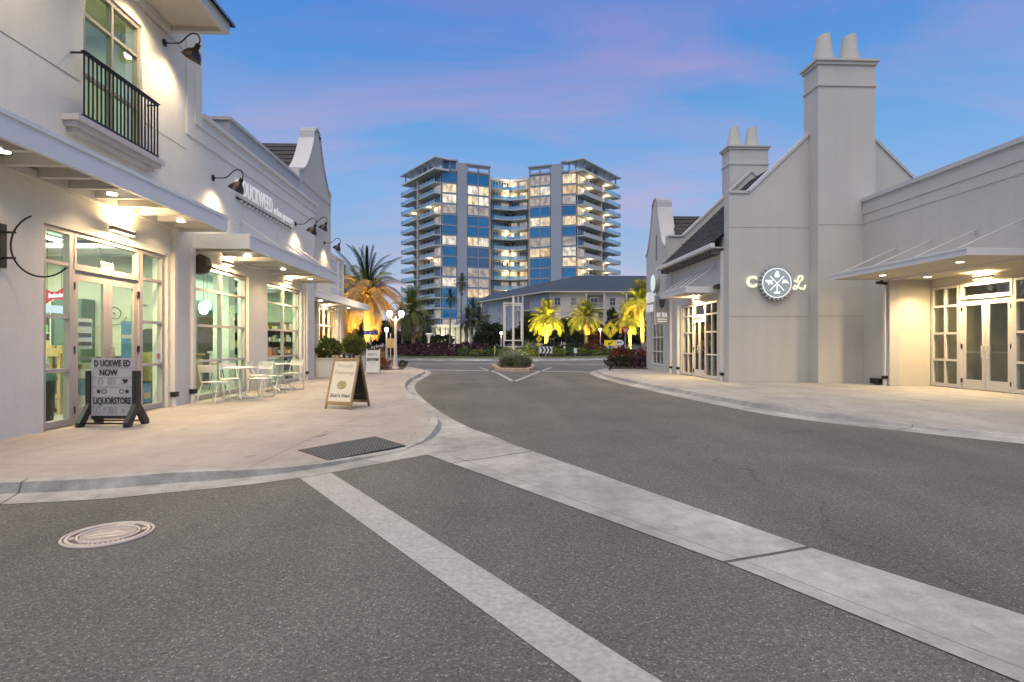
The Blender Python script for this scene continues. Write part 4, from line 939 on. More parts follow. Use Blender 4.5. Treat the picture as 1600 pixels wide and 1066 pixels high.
def pub_signs():
    t = thing('round_wall_sign', 'white drum sign on the curved gable above the blade sign', 'sign', (7.9, 26.9, 4.2))
    m = MB(); m.lathe([(0,.20),(.42,.20),(.46,.17),(.46,.02),(.44,0)], 36, Matrix.Translation((7.9, 26.9, 4.22)) @ Matrix.Rotation(R(-90), 4, 'Y')); m.build('drum', mat('drum_grey', (.35,.37,.37), .5), t, True)
    m = MB(); m.lathe([(0,.204),(.40,.204)], 36, Matrix.Translation((7.9, 26.9, 4.22)) @ Matrix.Rotation(R(-90), 4, 'Y')); m.build('face', emit('drum_face', (.82,.95,.92), .85), t)
    t = thing('wall_letters_sign', 'two rows of white letters on the wall under the drum sign', 'sign', (7.9, 27.5, 3.6))
    glyphs(t, frame_mat((7.83, 27.55, 3.62), (0,-1,0), (0,0,1)), 1.7, .50, 6, WHITE_L, 3, t=.04); glyphs(t, frame_mat((7.83, 27.8, 3.08), (0,-1,0), (0,0,1)), 1.1, .34, 4, WHITE_L, 5, t=.04)
    m = MB(); m.box(7.86, 7.9, 27.0, 28.4, 3.3, 3.36); m.build('raceway', TRIMG, t)
    t = thing('blade_sign', 'grey printed blade sign projecting from the wall beside the awning', 'sign', (7.9, 24.9, 3.0))
    m = MB(); m.box(7.22, 7.80, 24.83, 24.89, 2.2, 3.42); m.build('panel', mat('blade_grey', (.28,.28,.285), .6, var=.3, vscale=6), t)
    m = MB(); m.box(7.18, 7.9, 24.84, 24.88, 3.42, 3.47); m.box(7.18, 7.22, 24.82, 24.90, 2.18, 3.47); m.build('bracket', TRIMG, t)
    m = MB(); m.prism([(7.36,3.3),(7.5,3.38),(7.66,3.3),(7.60,3.0),(7.5,2.9),(7.4,3.02)], fy, 24.815, 24.832); m.build('emblem', mat('blade_dark', (.05,.05,.05), .6), t)
    glyphs(t, frame_mat((7.5, 24.829, 2.62), (1,0,0), (0,0,1)), .46, .20, 4, WHITE_L, 7)
    for z in (2.42, 2.32):
        m = MB(); m.box(7.30, 7.72, 24.82, 24.832, z, z+.035); m.build('print_line', WHITE_L, t)
    # open ring bracket on the corner-shop wall
    t = thing('ring_bracket', 'open black steel ring on a bracket, on the corner-shop wall', 'sign bracket', (WX, 7.9, 2.7))
    m = MB(); m.box(WX, WX+.05, 7.86, 7.96, 2.40, 2.98); m.build('wall_plate', BLACK, t)
    m = MB(); m.tube([(WX+.04, 7.91, 2.87), (WX+.20, 7.91, 2.87)], .016, 8); m.tube([(WX+.04, 7.91, 2.53), (WX+.20, 7.91, 2.53)], .016, 8); m.build('strut', BLACK, t)
    m = MB(); cxr, r = WX+.56, .42
    m.tube([(cxr+r*math.cos(R(a)), 7.91, 2.70+r*math.sin(R(a))) for a in range(112, 322, 7)], .012, 8); m.build('ring', BLACK, t, True)
pub_signs()

def print_panel_lines():
    pass
def marquee():
    # portable changeable-letter sign, faces the road
    t = thing('letter_board_sign', 'white changeable-letter board on black splayed feet before the double doors', 'sign', (-5.93, 9.32, .1), R(-3))
    BW = mat('board_white', (.50, .50, .52), .5, var=.06); W = .335
    m = MB(); m.box(-W, W, -.02, .02, .14, 1.06); bd = m.build('board', BW, t, local=True)
    for z in [1.06-.152*k for k in range(1, 6)]:
        q = MB(); q.box(-W+.004, W-.004, -.0245, -.0195, z-.006, z+.006); q.build('letter_track', mat('track_grey', (.38,.38,.40), .4), bd, local=True)
    for s in (-1, 1):
        p = MB(); x = s*(W+.035)
        p.prism([(-.055,.86),(.055,.86),(.055,.34),(.26,.07),(.26,0),(.16,0),(.03,.20),(-.03,.20),(-.16,0),(-.26,0),(-.26,.07),(-.055,.34)], lambda u, v, w: (w, u, v), x-.035, x+.035)
        p.build('leg', PLASTIC, t, local=True)
    m = MB(); m.bar((-W, -.18, .055), (W, -.18, .055), .025); m.bar((-W, .18, .055), (W, .18, .055), .025); m.bar((-W, 0, .13), (W, 0, .13), .05); m.build('crossbar', PLASTIC, t, local=True)
    INK = mat('letter_black', (.02,.02,.022), .5); FADE = mat('letter_faded', (.40,.40,.42), .5)
    def tx(s, z, mt, size=.152, sx=.80, x=0, sp=1.0):
        me = text_mesh(s, size, ext=.002, off=.003, sx=sx, space=sp); me.transform(frame_mat((x, -.028, z), (1,0,0), (0,0,1))); me.materials.clear(); me.materials.append(mt); link('lettering', me, bd)
    tx('D UCKWE ED', .975, INK, .138, .66, 0, 1.03); tx('NOW', .83, INK, .135, .80, -.06)
    tx('O  EN   S', .69, FADE, .135, .80, -.02); tx('LIQUORSTORE', .385, INK, .140, .64, 0, 1.0); tx('O P EN  + -', .235, FADE, .135, .80, 0)
    h = MB(); h.prism([(.21+u*.038, .70+v*.038) for u, v in ((0,-1),(.9,.1),(.9,.6),(.5,.85),(0,.45),(-.5,.85),(-.9,.6),(-.9,.1))], lambda u, v, w: (u, w, v), -.030, -.026); h.build('heart', INK, bd, local=True)
    for x in (-.215, .235):
        st = MB(); P = [(x+(.042 if k % 2 == 0 else .019)*math.sin(2*math.pi*k/10), .54+(.042 if k % 2 == 0 else .019)*math.cos(2*math.pi*k/10)) for k in range(10)]
        st.prism(P, lambda u, v, w: (u, w, v), -.030, -.026); st.build('star', INK, bd, local=True)
    for x in (-.125, .150):
        rg = MB(); a = [(x+.038*math.cos(2*math.pi*i/20), -.028, .54+.038*math.sin(2*math.pi*i/20)) for i in range(21)]; b = [(x+.029*math.cos(2*math.pi*i/20), -.028, .54+.029*math.sin(2*math.pi*i/20)) for i in range(21)]
        strip(rg, a, b); rg.build('ring', INK, bd, local=True)
    return t
marquee()

def a_board(loc, rz, w, h, spread, frame_m, panel_m, label, text_fn, crest=True, inner_m=None):
    t = thing('sandwich_board', label, 'sandwich board', loc, rz)
    ang = math.atan2(spread/2, h)
    for s, nm in ((-1, 'front_panel'), (1, 'back_panel')):
        M_ = Matrix.Translation((0, s*.015, h)) @ Matrix.Rotation(-s*ang if s < 0 else -ang, 4, 'X') if False else Matrix.Translation((0, s*.015, h)) @ Matrix.Rotation(s*ang, 4, 'X')
        L = h/math.cos(ang)
        f = MB(); b = .04
        f.box(-w/2, -w/2+b, -.018, .018, -L, .03, M_); f.box(w/2-b, w/2, -.018, .018, -L, .03, M_)
        f.box(-w/2+b, w/2-b, -.018, .018, -L+.09, -L+.15, M_); f.box(-w/2+b, w/2-b, -.018, .018, -.09, -.03, M_)
        if crest:
            f.box(-w/2, -w/2+.11, -.018, .018, -.03, .02, M_); f.box(w/2-.11, w/2, -.018, .018, -.03, .02, M_)
        fr = f.build(nm, frame_m, t, local=True)
        p = MB(); p.box(-w/2+b, w/2-b, -.008, .008, -L+.15, -.09, M_); p.build('sheet', panel_m if s < 0 else (inner_m or panel_m), fr, local=True)
        if s > 0 and inner_m:
            q = MB(); q.box(-w/2+b-.001, w/2-b+.001, -.022, -.010, -L+.152, -.092, M_); q.build('inner_sheet', inner_m, fr, local=True)
        if s < 0: text_fn(fr, M_, L)
    c = MB(); c.bar((w/2-.02, -spread*.36, h*.26), (w/2-.02, spread*.36, h*.26), .02); c.bar((-w/2+.02, -spread*.36, h*.26), (-w/2+.02, spread*.36, h*.26), .02); c.build('brace', inner_m or frame_m, t, local=True)
    for x in (-.10, .03, .12) if crest else ():
        k = MB(); k.lathe([(.022,h-.02),(.028,h+.01),(.022,h+.06),(.012,h+.075),(0,h+.078)], 10, Matrix.Translation((x, .02, 0))); k.build('hinge_knob', BLACK, t, True, True)
    return t
def lay(fr, M_, s, z, size, mt, **k):
    me = text_mesh(s, size, ext=.001, **k); me.transform(M_ @ frame_mat((0, -.0105, z), (1,0,0), (0,0,1))); me.materials.clear(); me.materials.append(mt); link('lettering', me, fr)
def deli_text(fr, M_, L):
    G = mat('print_grey', (.36,.33,.29), .6); K = mat('print_dark', (.12,.11,.10), .6)
    lay(fr, M_, 'Proudly', -.19, .115, G, shear=.12, off=-.001); lay(fr, M_, 'Featuring', -.33, .115, G, shear=.12, off=-.001); lay(fr, M_, "Boar's Head", -.80, .105, K, shear=.15, off=.002, sx=.86)
    m = MB(); n = 28; m.quad(*[tuple(M_ @ Vector((.105*math.cos(2*math.pi*i/n), -.0102, -.585+.085*math.sin(2*math.pi*i/n)))) for i in range(n)]); m.build('oval_badge', mat('badge_rim', (.20,.19,.13), .6), fr, local=True)
    m = MB(); m.quad(*[tuple(M_ @ Vector((.090*math.cos(2*math.pi*i/n), -.0112, -.585+.070*math.sin(2*math.pi*i/n)))) for i in range(n)]); m.build('oval_centre', mat('badge_gold', (.36,.31,.15), .6, var=.3, vscale=30), fr, local=True)
    m = MB(); 
    for k in range(3): m.box(-.05+k*.01, .05-k*.005, -.0125, -.0115, -.605+k*.022, -.595+k*.022, M_)
    m.build('badge_marks', mat('badge_rim', (.2,.19,.13), .6), fr, local=True)
a_board((-2.86, 11.74, .1), R(-20), .60, 1.02, .66, mat('wood_oak', (.26,.17,.09), .6, var=.2, vscale=8, bump=.2), mat('poster_cream', (.62,.58,.50), .6, var=.03), 'oak-framed sandwich board with a cream poster and oval badge', deli_text, inner_m=mat('chalk_black', (.012,.011,.010), .6))
def coffee_text(fr, M_, L):
    K = mat('print_dark', (.12,.11,.10), .6)
    G_ = lambda z, w, h, n, mt, sd: glyphs(fr, M_ @ frame_mat((0, -.0105, z), (1,0,0), (0,0,1)), w, h, n, mt, sd, t=.002)
    G_(-.21, .40, .09, 6, K, 11)
    m = MB(); m.box(-.25, .25, -.0105, -.0095, -.48, -.36, M_); m.build('band', mat('letter_black', (.02,.02,.022), .5), fr, local=True)
    G_(-.395, .44, .032, 11, mat('vinyl_white', (.85,.82,.72), .5), 12); G_(-.45, .26, .032, 7, MATS['vinyl_white'], 13); G_(-.53, .40, .04, 9, mat('print_grey', (.36,.33,.29), .6), 14); G_(-.59, .28, .03, 7, mat('print_grey', (.36,.33,.29), .6), 15)
    h = MB()
    for x in (-.065, .045): h.box(x, x+.02, -.018, .018, .03, .10, M_)
    h.box(-.065, .065, -.018, .018, .10, .12, M_); h.build('handle', mat('board_plastic_white', (.66,.66,.64), .5), fr, local=True)
a_board((-4.88, 24.35, .1), R(6), .56, 1.02, .5, mat('board_plastic_white', (.66,.66,.64), .5), mat('board_plastic_white', (.66,.66,.64), .5), 'white plastic sandwich board with a black band, beside the grassy bed', coffee_text, crest=False)

# ================================================================ CAFE FURNITURE
CH = mat('chair_white', (.72,.73,.66), .4, var=.03)
def make_chair():
    t = thing('cafe_chair', 'x', 'chair')
    s = MB(); s.prism([(-.20,-.19),(.20,-.19),(.21,.16),(.17,.20),(-.17,.20),(-.21,.16)], lambda u, v, w: (u, v, w), .435, .452); s.build('seat', CH, t, local=True)
    b = MB(); P = [(-.19+.38*i/8, .225+.03*(1-((i-4)/4)**2), 0) for i in range(9)]
    for z0, z1, k in ((.66, .80, .04),):
        A = [Vector((p[0], p[1]+.0, z0)) for p in P]; B = [Vector((p[0]*1.0, p[1]+.035, z1)) for p in P]; strip(b, A, B)
        strip(b, [a+Vector((0,.012,0)) for a in A], [a+Vector((0,.012,0)) for a in B]); strip(b, B, [a+Vector((0,.012,0)) for a in B])
    b.build('backrest', CH, t, local=True)
    for sx in (-1, 1):
        l = MB(); l.tube(cat_rom([(sx*.215,-.24,0), (sx*.21,-.215,.30), (sx*.20,-.19,.42), (sx*.20,-.12,.435), (sx*.20,.10,.435), (sx*.195,.17,.47), (sx*.19,.225,.64), (sx*.188,.265,.81)], 3), .0125, 7); l.build('frame_tube', CH, t, True, True)
        l = MB(); l.tube([(sx*.19,.12,.435), (sx*.205,.22,.22), (sx*.215,.27,0)], .0125, 7); l.build('leg', CH, t, True, True)
    m = MB(); m.bar((-.19,.262,.81), (.19,.262,.81), .022); m.build('top_rail', CH, t, local=True); m = MB(); m.bar((-.2,-.19,.425), (.2,-.19,.425), .018); m.build('front_rail', CH, t, local=True)
    return t
ch0 = make_chair(); first = [True]
def chair(x, y, rz, label):
    if first[0]: o = ch0; first[0] = False
    else: o = copy_tree(ch0)
    o.location = (x, y, .1); o.rotation_euler = (0, 0, rz); o['label'] = label; o['category'] = 'chair'; o['group'] = 'white cafe chairs'
def make_table(x, y, label):
    t = thing('cafe_table', label, 'table', (x, y, .1), group='white cafe tables')
    m = MB(); m.lathe([(0,.715),(.34,.715),(.35,.722),(.35,.738),(.34,.745),(0,.745)], 32); m.build('table_top', CH, t, True, True)
    m = MB(); m.lathe([(.03,.02),(.028,.12),(.026,.70),(.06,.715)], 14); m.build('post', CH, t, True, True)
    for k in range(4):
        a = math.pi/2*k+.5; f = MB(); f.tube([(0,0,.06), (.16*math.cos(a), .16*math.sin(a), .045), (.30*math.cos(a), .30*math.sin(a), .018)], [.026,.02,.014], 7); f.build('foot', CH if k % 2 else STEEL, t, True, True)
make_table(-5.74, 13.50, 'round white cafe table nearer the corner shop'); make_table(-5.74, 15.85, 'round white cafe table nearer the curved gable')
chair(-6.05, 12.92, R(168), 'white metal chair between the downspout and the first cafe table')
chair(-5.55, 14.15, R(-12), 'white metal chair backing onto the gap between the cafe tables, by the first table')
chair(-6.15, 13.95, R(40), 'white metal chair against the cafe window behind the first table')
chair(-5.62, 15.2, R(172), 'white metal chair facing the far cafe table from the corner-shop side')
chair(-6.15, 15.6, R(95), 'white metal chair against the stucco pier behind the far cafe table')
chair(-5.6, 16.55, R(-15), 'white metal chair at the end of the cafe row toward the curved gable')

# ================================================================ INSIDE THE SHOPS
GOODS = [mat('goods_%d' % i, c, .5, var=.15, vscale=20) for i, c in enumerate(((.50,.16,.10),(.62,.52,.22),(.18,.30,.42),(.66,.64,.58),(.24,.42,.22),(.40,.24,.14),(.75,.72,.66)))]
def shelf(x, y0, y1, h, label, face=1, n=4, mt=None, dens=.13):
    mt = mt or mat('shelf_white', (.62,.64,.58), .5)
    t = thing('shelving_unit', label, 'shelves', (x, (y0+y1)/2, .105))
    b = MB(); b.box(x-face*.02, x, y0, y1, .105, h); b.build('back_panel', mt, t)
    for s in (y0, y1): 
        e = MB(); e.box(x, x+face*.42, s-.015, s+.015, .105, h); e.build('side_panel', mt, t)
    for k in range(n):
        z = .2+(h-.35)*k/(n-.4)
        p = MB(); p.box(x, x+face*.42, y0+.016, y1-.016, z-.012, z+.012); p.build('shelf', mt, t)
    # stock: every packet its own piece in one joined part
    g = MB(); nm = len(GOODS)
    for k in range(n):
        z = .212+(h-.35)*k/(n-.4); y = y0+.05
        while y < y1-.12:
            w = random.uniform(.06, .14); hh = random.uniform(.10, min(.26, (h-.35)/n*.85)); g.cur = random.randrange(nm)
            g.box(x+face*.06, x+face*(.28+.1*random.random()), y, y+w-.012, z, z+hh); y += w
    o = g.build('goods', GOODS, t); o['kind'] = 'stuff'
    return t
shelf(-10.2, 11.6, 12.45, 2.3, 'white shelves of packets beside the red bow-tie sign, through the corner-shop glass', n=5)
shelf(-13.8, 9.6, 12.2, 1.9, 'low white shelves along the back wall behind the corner-shop doors', n=4)
shelf(-12.3, 13.4, 16.6, 1.7, 'green-lit shelves behind the cafe window next to the corner shop', n=4)
shelf(-9.1, 18.4, 20.9, 2.2, 'dark stocked shelves behind the cafe window next to the curved gable', n=4, mt=mat('shelf_dark', (.10,.08,.06), .6))
def counter(x, y0, y1, h, label, m1, m2):
    t = thing('shop_counter', label, 'counter', (x, (y0+y1)/2, .105))
    b = MB(); b.box(x-.5, x, y0, y1, .105, h); b.build('cabinet', m1, t)
    b = MB(); b.box(x-.55, x+.05, y0-.05, y1+.05, h, h+.05); b.build('worktop', m2, t)
    b = MB()
    for k in range(int((y1-y0)/.5)): b.box(x, x+.012, y0+.04+k*.5, y0+.46+k*.5, .2, h-.08)
    b.build('panel', m2, t)
counter(-9.2, 11.2, 12.4, 1.05, 'white counter beyond the right leaf of the double doors', mat('counter_white', (.62,.62,.56), .5), mat('counter_top', (.45,.40,.32), .4))
counter(-9.9, 13.3, 15.6, 1.1, 'dark counter behind the cafe window beside the corner shop', mat('counter_green', (.10,.16,.12), .5), mat('counter_dark', (.06,.06,.05), .4))
def pendant(x, y, z, label):
    t = thing('pendant_lamp', label, 'pendant lamp', (x, y, z))
    m = MB(); m.lathe([(0,-.16),(.08,-.13),(.12,0),(.10,.12),(.04,.17),(0,.17)], 16); m.build('globe', emit('pendant_glow', (.92,1,1), 4), t, True, True)
    m = MB(); m.tube([(0,0,.17),(0,0,3.6-z)], .006, 6); m.build('cord', BLACK, t, local=True)
def shelf_wall(x0, x1, y, h, n, label, mt, seed, bottom=.2, gap=.9):
    # shelving against a cross wall, stock facing the street door
    t = thing('wall_shelves', label, 'shelves', ((x0+x1)/2, y, .105)); r = random.Random(seed)
    b = MB(); b.box(x0, x1, y-.02, y, .105, h); b.build('back_panel', mt, t)
    for s in (x0, x1): e = MB(); e.box(s-.015, s+.015, y-.38, y-.02, .105, h); e.build('side_panel', mt, t)
    g = MB()
    for k in range(n):
        z = bottom+(h-bottom-.3)*k/max(1, n-1)
        p = MB(); p.box(x0+.016, x1-.016, y-.37, y-.02, z-.012, z+.012); p.build('shelf', mt, t)
        x = x0+.03
        while x < x1-.09:
            w = r.uniform(.05, .12); hh = r.uniform(.10, .25); g.cur = r.randrange(len(GOODS))
            if r.random() < gap: g.box(x, x+w-.012, y-.33, y-.06, z+.013, z+hh)
            x += w
    o = g.build('goods', GOODS, t); o['kind'] = 'stuff'
SHW = mat('shelf_white', (.62,.64,.58), .5); SHD = mat('shelf_dark', (.10,.08,.06), .6)
shelf_wall(-9.9, -8.95, 12.48, 2.25, 6, 'white packed shelves on the partition behind the bow-tie sign', SHW, 3)
shelf_wall(-7.95, -7.30, 12.48, 1.15, 3, 'low white shelves on the partition behind the right door leaf', SHW, 5)
shelf_wall(-8.05, -6.95, 21.30, 2.15, 5, 'dark packed shelves on the end wall of the last cafe window', SHD, 7)
t = thing('green_cabinet', 'dark green tall cabinet beside the packed white shelves', 'cabinet', (-8.6, 12.3, .105)); m = MB(); m.box(-.28, .28, -.2, .18, 0, 2.2); m.build('carcass', mat('cabinet_green', (.12,.20,.15), .4), t, local=True)
for x in (-.14, .14): m = MB(); m.box(x-.125, x+.125, -.215, -.2, .1, 2.1); m.build('cabinet_door', mat('cabinet_green', (.12,.20,.15), .4), t, local=True)
t = thing('chest_cooler', 'white chest cooler behind the double doors', 'cooler', (-8.05, 11.55, .105)); m = MB(); m.box(-.55, .55, -.32, .32, .06, .82); m.build('cabinet', CH, t, local=True); m = MB(); m.box(-.57, .57, -.34, .34, .82, .90); m.build('lid', STEEL, t, local=True); m = MB(); m.box(-.5, .5, -.335, -.32, .3, .62); m.build('front_label', GOODS[2], t, local=True)
def wire_art():
    t = thing('wire_wall_art', 'black curled wire decoration on the partition above the posters', 'wall art', (-7.9, 12.46, 1.9))
    m = MB(); m.tube([(-7.9+.03*a*math.cos(a*1.5), 12.46, 2.0+.03*a*math.sin(a*1.5)) for a in [k*.25 for k in range(34)]], .008, 5); m.build('curl', BLACK, t)
    m = MB(); m.tube([(-7.55, 12.46, 1.6), (-7.55, 12.46, 2.2), (-7.25, 12.46, 2.2)], .012, 5); m.build('bracket', BLACK, t)
wire_art()
def duct(y, x0, x1, z, label):
    t = thing('ceiling_duct', label, 'duct', (x0, y, z)); m = MB(); m.tube([(x0, y, z), (x1, y, z)], .16, 14); m.build('pipe', STEEL, t, True)
    for k in range(4):
        x = x0+(x1-x0)*(k+.5)/4; q = MB(); q.tube([(x-.02, y, z), (x+.02, y, z)], .175, 14); q.build('joint_band', STEEL, t)
duct(11.9, -13, -7.0, 3.30, 'round steel duct under the corner-shop ceiling'); duct(20.6, -9.0, -6.9, 3.3, 'round steel duct under the grocery ceiling')
for k, (x, y) in enumerate(((-7.6, 19.4), (-7.9, 20.4), (-8.6, 17.9))): pendant(x, y, 2.55, ('white globe pendant over the last cafe window shelves', 'white globe pendant nearest the end wall of the grocery', 'white globe pendant beside the white column')[k])
def stool_seat(x, y, label):
    t = thing('bar_stool', label, 'stool', (x, y, .105)); m = MB(); m.lathe([(0,.70),(.17,.70),(.18,.73),(.16,.76),(0,.76)], 16); m.build('seat', GOODS[5], t, True, True)
    for k in range(4): a = k*math.pi/2+.4; q = MB(); q.tube([(.1*math.cos(a), .1*math.sin(a), .70), (.2*math.cos(a), .2*math.sin(a), 0)], .012, 6); q.build('leg', BLACK, t, True, True)
stool_seat(-7.5, 16.2, 'brown bar stool behind the first cafe window'); stool_seat(-7.6, 19.1, 'brown bar stool behind the last cafe window')
counter(-8.1, 14.6, 16.6, 1.05, 'grey service counter behind the first cafe window', mat('counter_grey', (.30,.31,.28), .5), mat('counter_wood', (.34,.22,.11), .4))
def trash():
    t = thing('trash_bin', 'dark bin with a green lid inside the corner-shop window', 'bin', (-7.3, 9.62, .105))
    m = MB(); m.lathe([(.19,0),(.22,.68),(.235,.70)], 20, close=False); m.build('drum', mat('bin_dark', (.05,.05,.045), .5), t, True, True)
    m = MB(); m.lathe([(.245,.68),(.245,.76),(.20,.84),(.0,.86)], 20); m.build('lid', mat('bin_green', (.10,.22,.16), .4), t, True, True)
trash()
def stool(x, y, label):
    W = mat('wood_pine', (.58,.42,.20), .5, var=.15, vscale=10); t = thing('wooden_stand', label, 'stand', (x, y, .105))
    for sx in (-.2, .2):
        for sy in (-.18, .18):
            m = MB(); m.box(sx-.03, sx+.03, sy-.03, sy+.03, 0, 1.25); m.build('leg', W, t, local=True)
    for z in (.3, .75, 1.05): 
        m = MB(); m.box(-.25, .25, -.23, .23, z, z+.04); m.build('shelf', W, t, local=True)
    m = MB(); m.box(-.28, .28, -.23, -.19, 1.10, 1.20); m.build('rail', W, t, local=True)
stool(-8.0, 10.95, 'pale pine display stand inside the corner-shop window')
def neon():
    t = thing('bow_tie_sign', 'red lit bow-tie beer sign hung inside the corner-shop window', 'sign', (-6.95, 9.5, 2.1))
    M_ = Matrix.Translation((-6.95, 9.47, 2.16)) @ Matrix.Rotation(R(8), 4, 'X') @ Matrix.Diagonal((1, .78, .9, 1))
    P = [(-.30,.13),(-.10,.065),(.10,.065),(.30,.13),(.24,.0),(.30,-.13),(.10,-.065),(-.10,-.065),(-.30,-.13),(-.24,0)]
    m = MB(); m.prism(P, lambda u, v, w: tuple(M_ @ Vector((w, u, v))), 0, .04); m.build('bow_tie', emit('sign_red', (.9,.06,.08), 1.0), t)
    text('Budweiser', .115, emit('sign_pinkwhite', (1,.9,.9), 1.3), t, M_ @ frame_mat((.045, 0, 0), (0,1,0), (0,0,1)), shear=.25, off=.004, sx=.95)
    for y in (-.2, .2):
        c = MB(); c.tube([tuple(M_ @ Vector((.02, y, .10))), (-6.93, 9.47+y*.78, 3.4)], .004, 5); c.build('chain', BLACK, t)
    m = MB(); m.box(-6.96, -6.94, 9.30, 9.66, 1.88, 2.0); m.build('lower_panel', emit('sign_lower', (.8,.9,1), 1.1), t)
neon()
def decal(name, label, cat, pts, mt, extra=()):
    t = thing(name, label, cat, pts[0]); m = MB(); m.quad(*pts); 
    q = [Vector(p)-Vector((.004,0,0)) for p in pts]; m.quad(*q); m.build('sheet', mt, t)
    for nm, ps, mm in extra:
        e = MB(); e.quad(*ps); e.build(nm, mm, t)
px_ = -6.615
rect = lambda y0, y1, z0, z1, x=px_: [(x, y0, z0), (x, y1, z0), (x, y1, z1), (x, y0, z1)]
PB = mat('poster_blue', (.16,.38,.55), .6, var=.3, vscale=9); PW = mat('poster_white', (.75,.76,.74), .6, var=.1, vscale=25)
decal('window_poster', 'blue poster taped in the right door leaf', 'poster', rect(10.62, 10.90, .95, 1.80), PB, [('white_band', rect(10.63, 10.89, 1.48, 1.55, px_+.004), PW), ('lower_band', rect(10.63, 10.89, 1.05, 1.12, px_+.004), PW)])
decal('notice_sheet', 'white notice with black lines taped in the left door leaf', 'poster', rect(9.50, 9.86, 1.30, 1.80), PW, [('print_%s' % 'line', rect(9.53, 9.84, z, z+.06, px_+.004), mat('print_dark', (.12,.11,.10), .6)) for z in (1.36, 1.50, 1.68)])
decal('window_sticker', 'round pale sticker on the sidelight by the downspout', 'sticker', [(px_+.09, 11.62+.10*math.cos(2*math.pi*i/18), 1.12+.13*math.sin(2*math.pi*i/18)) for i in range(18)], PW, [('red_mark', [(px_+.094, 11.62+.05*math.cos(2*math.pi*i/12), 1.14+.06*math.sin(2*math.pi*i/12)) for i in range(12)], GOODS[0])])
decal('menu_sheet', 'blue and yellow flyer low in the sidelight by the downspout', 'poster', rect(11.2, 11.55, .25, .62), PB, [('flyer_patch', rect(11.3, 11.5, .32, .45, px_+.004), mat('flyer_yellow', (.7,.55,.15), .6))])
# arched dark door in the shop, seen through the right sidelight
t = thing('arched_mirror', 'dark arched panel standing behind the right sidelight', 'mirror', (-7.12, 12.40, .105))
m = MB(); P = [(-.4,0),(-.4,1.2)]+[(.4*math.cos(R(a)), 1.2+.4*math.sin(R(a))) for a in range(180, -1, -20)]+[(.4,0)]
m.prism(P, lambda u, v, w: (u, w, v), -.03, .03); m.build('panel', mat('arch_dark', (.06,.08,.07), .3), t, local=True)
m = MB(); m.box(-.28, .28, -.05, -.032, .5, 1.1); m.build('inset', mat('arch_olive', (.30,.28,.08), .5, var=.3), t, local=True)
def flag():
    t = thing('wall_flag', 'small flag with stripes and a blue corner behind the cafe window', 'flag', (-8.52, 19.0, 1.2))
    RD, WH, BL = mat('flag_red', (.45,.07,.06), .8), mat('flag_white', (.68,.66,.60), .8), mat('flag_blue', (.04,.07,.20), .8)
    for k in range(9):
        m = MB(); z = .92+k*.055; m.box(-8.54, -8.52, 18.25, 19.35, z, z+.052); m.build('stripe', RD if k % 2 == 0 else WH, t)
    m = MB(); m.box(-8.52, -8.512, 18.25, 18.68, 1.14, 1.415); m.build('canton', BL, t)
flag()
pendant(-7.0, 14.40, 2.25, 'glowing white globe pendant behind the cafe window')
def crate_box(x, y, z, label, mt, s=(.3,.5,.4)):
    t = thing('product_box', label, 'box', (x, y, z)); m = MB(); m.box(-s[0]/2, s[0]/2, -s[1]/2, s[1]/2, 0, s[2]); m.build('carton', mt, t, local=True)
    m = MB(); m.box(-s[0]/2-.003, s[0]/2+.003, -.03, .03, 0.002, s[2]+.003); m.build('tape', GOODS[3], t, local=True)
OR = mat('orange_card', (.62,.20,.08), .6, var=.1)
crate_box(-8.25, 18.05, 1.15, 'orange carton on the plinth beside the white column', OR, (.3,.45,.5)); crate_box(-7.6, 20.3, .9, 'orange carton in the last cafe window', OR, (.3,.5,.32))
t = thing('display_plinth', 'pale plinth under the orange carton beside the white column', 'plinth', (-8.25, 18.05, .105)); m = MB(); m.box(-.22, .22, -.28, .28, 0, .98); m.build('block', CH, t, local=True); m = MB(); m.box(-.26, .26, -.32, .32, .98, 1.045); m.build('plinth_top', CH, t, local=True)
t = thing('low_display', 'pale low display stand in the last cafe window', 'plinth', (-7.6, 20.3, .105)); m = MB(); m.box(-.22, .22, -.28, .28, 0, .74); m.build('block', CH, t, local=True); m = MB(); m.box(-.26, .26, -.32, .32, .74, .795); m.build('plinth_top', CH, t, local=True)

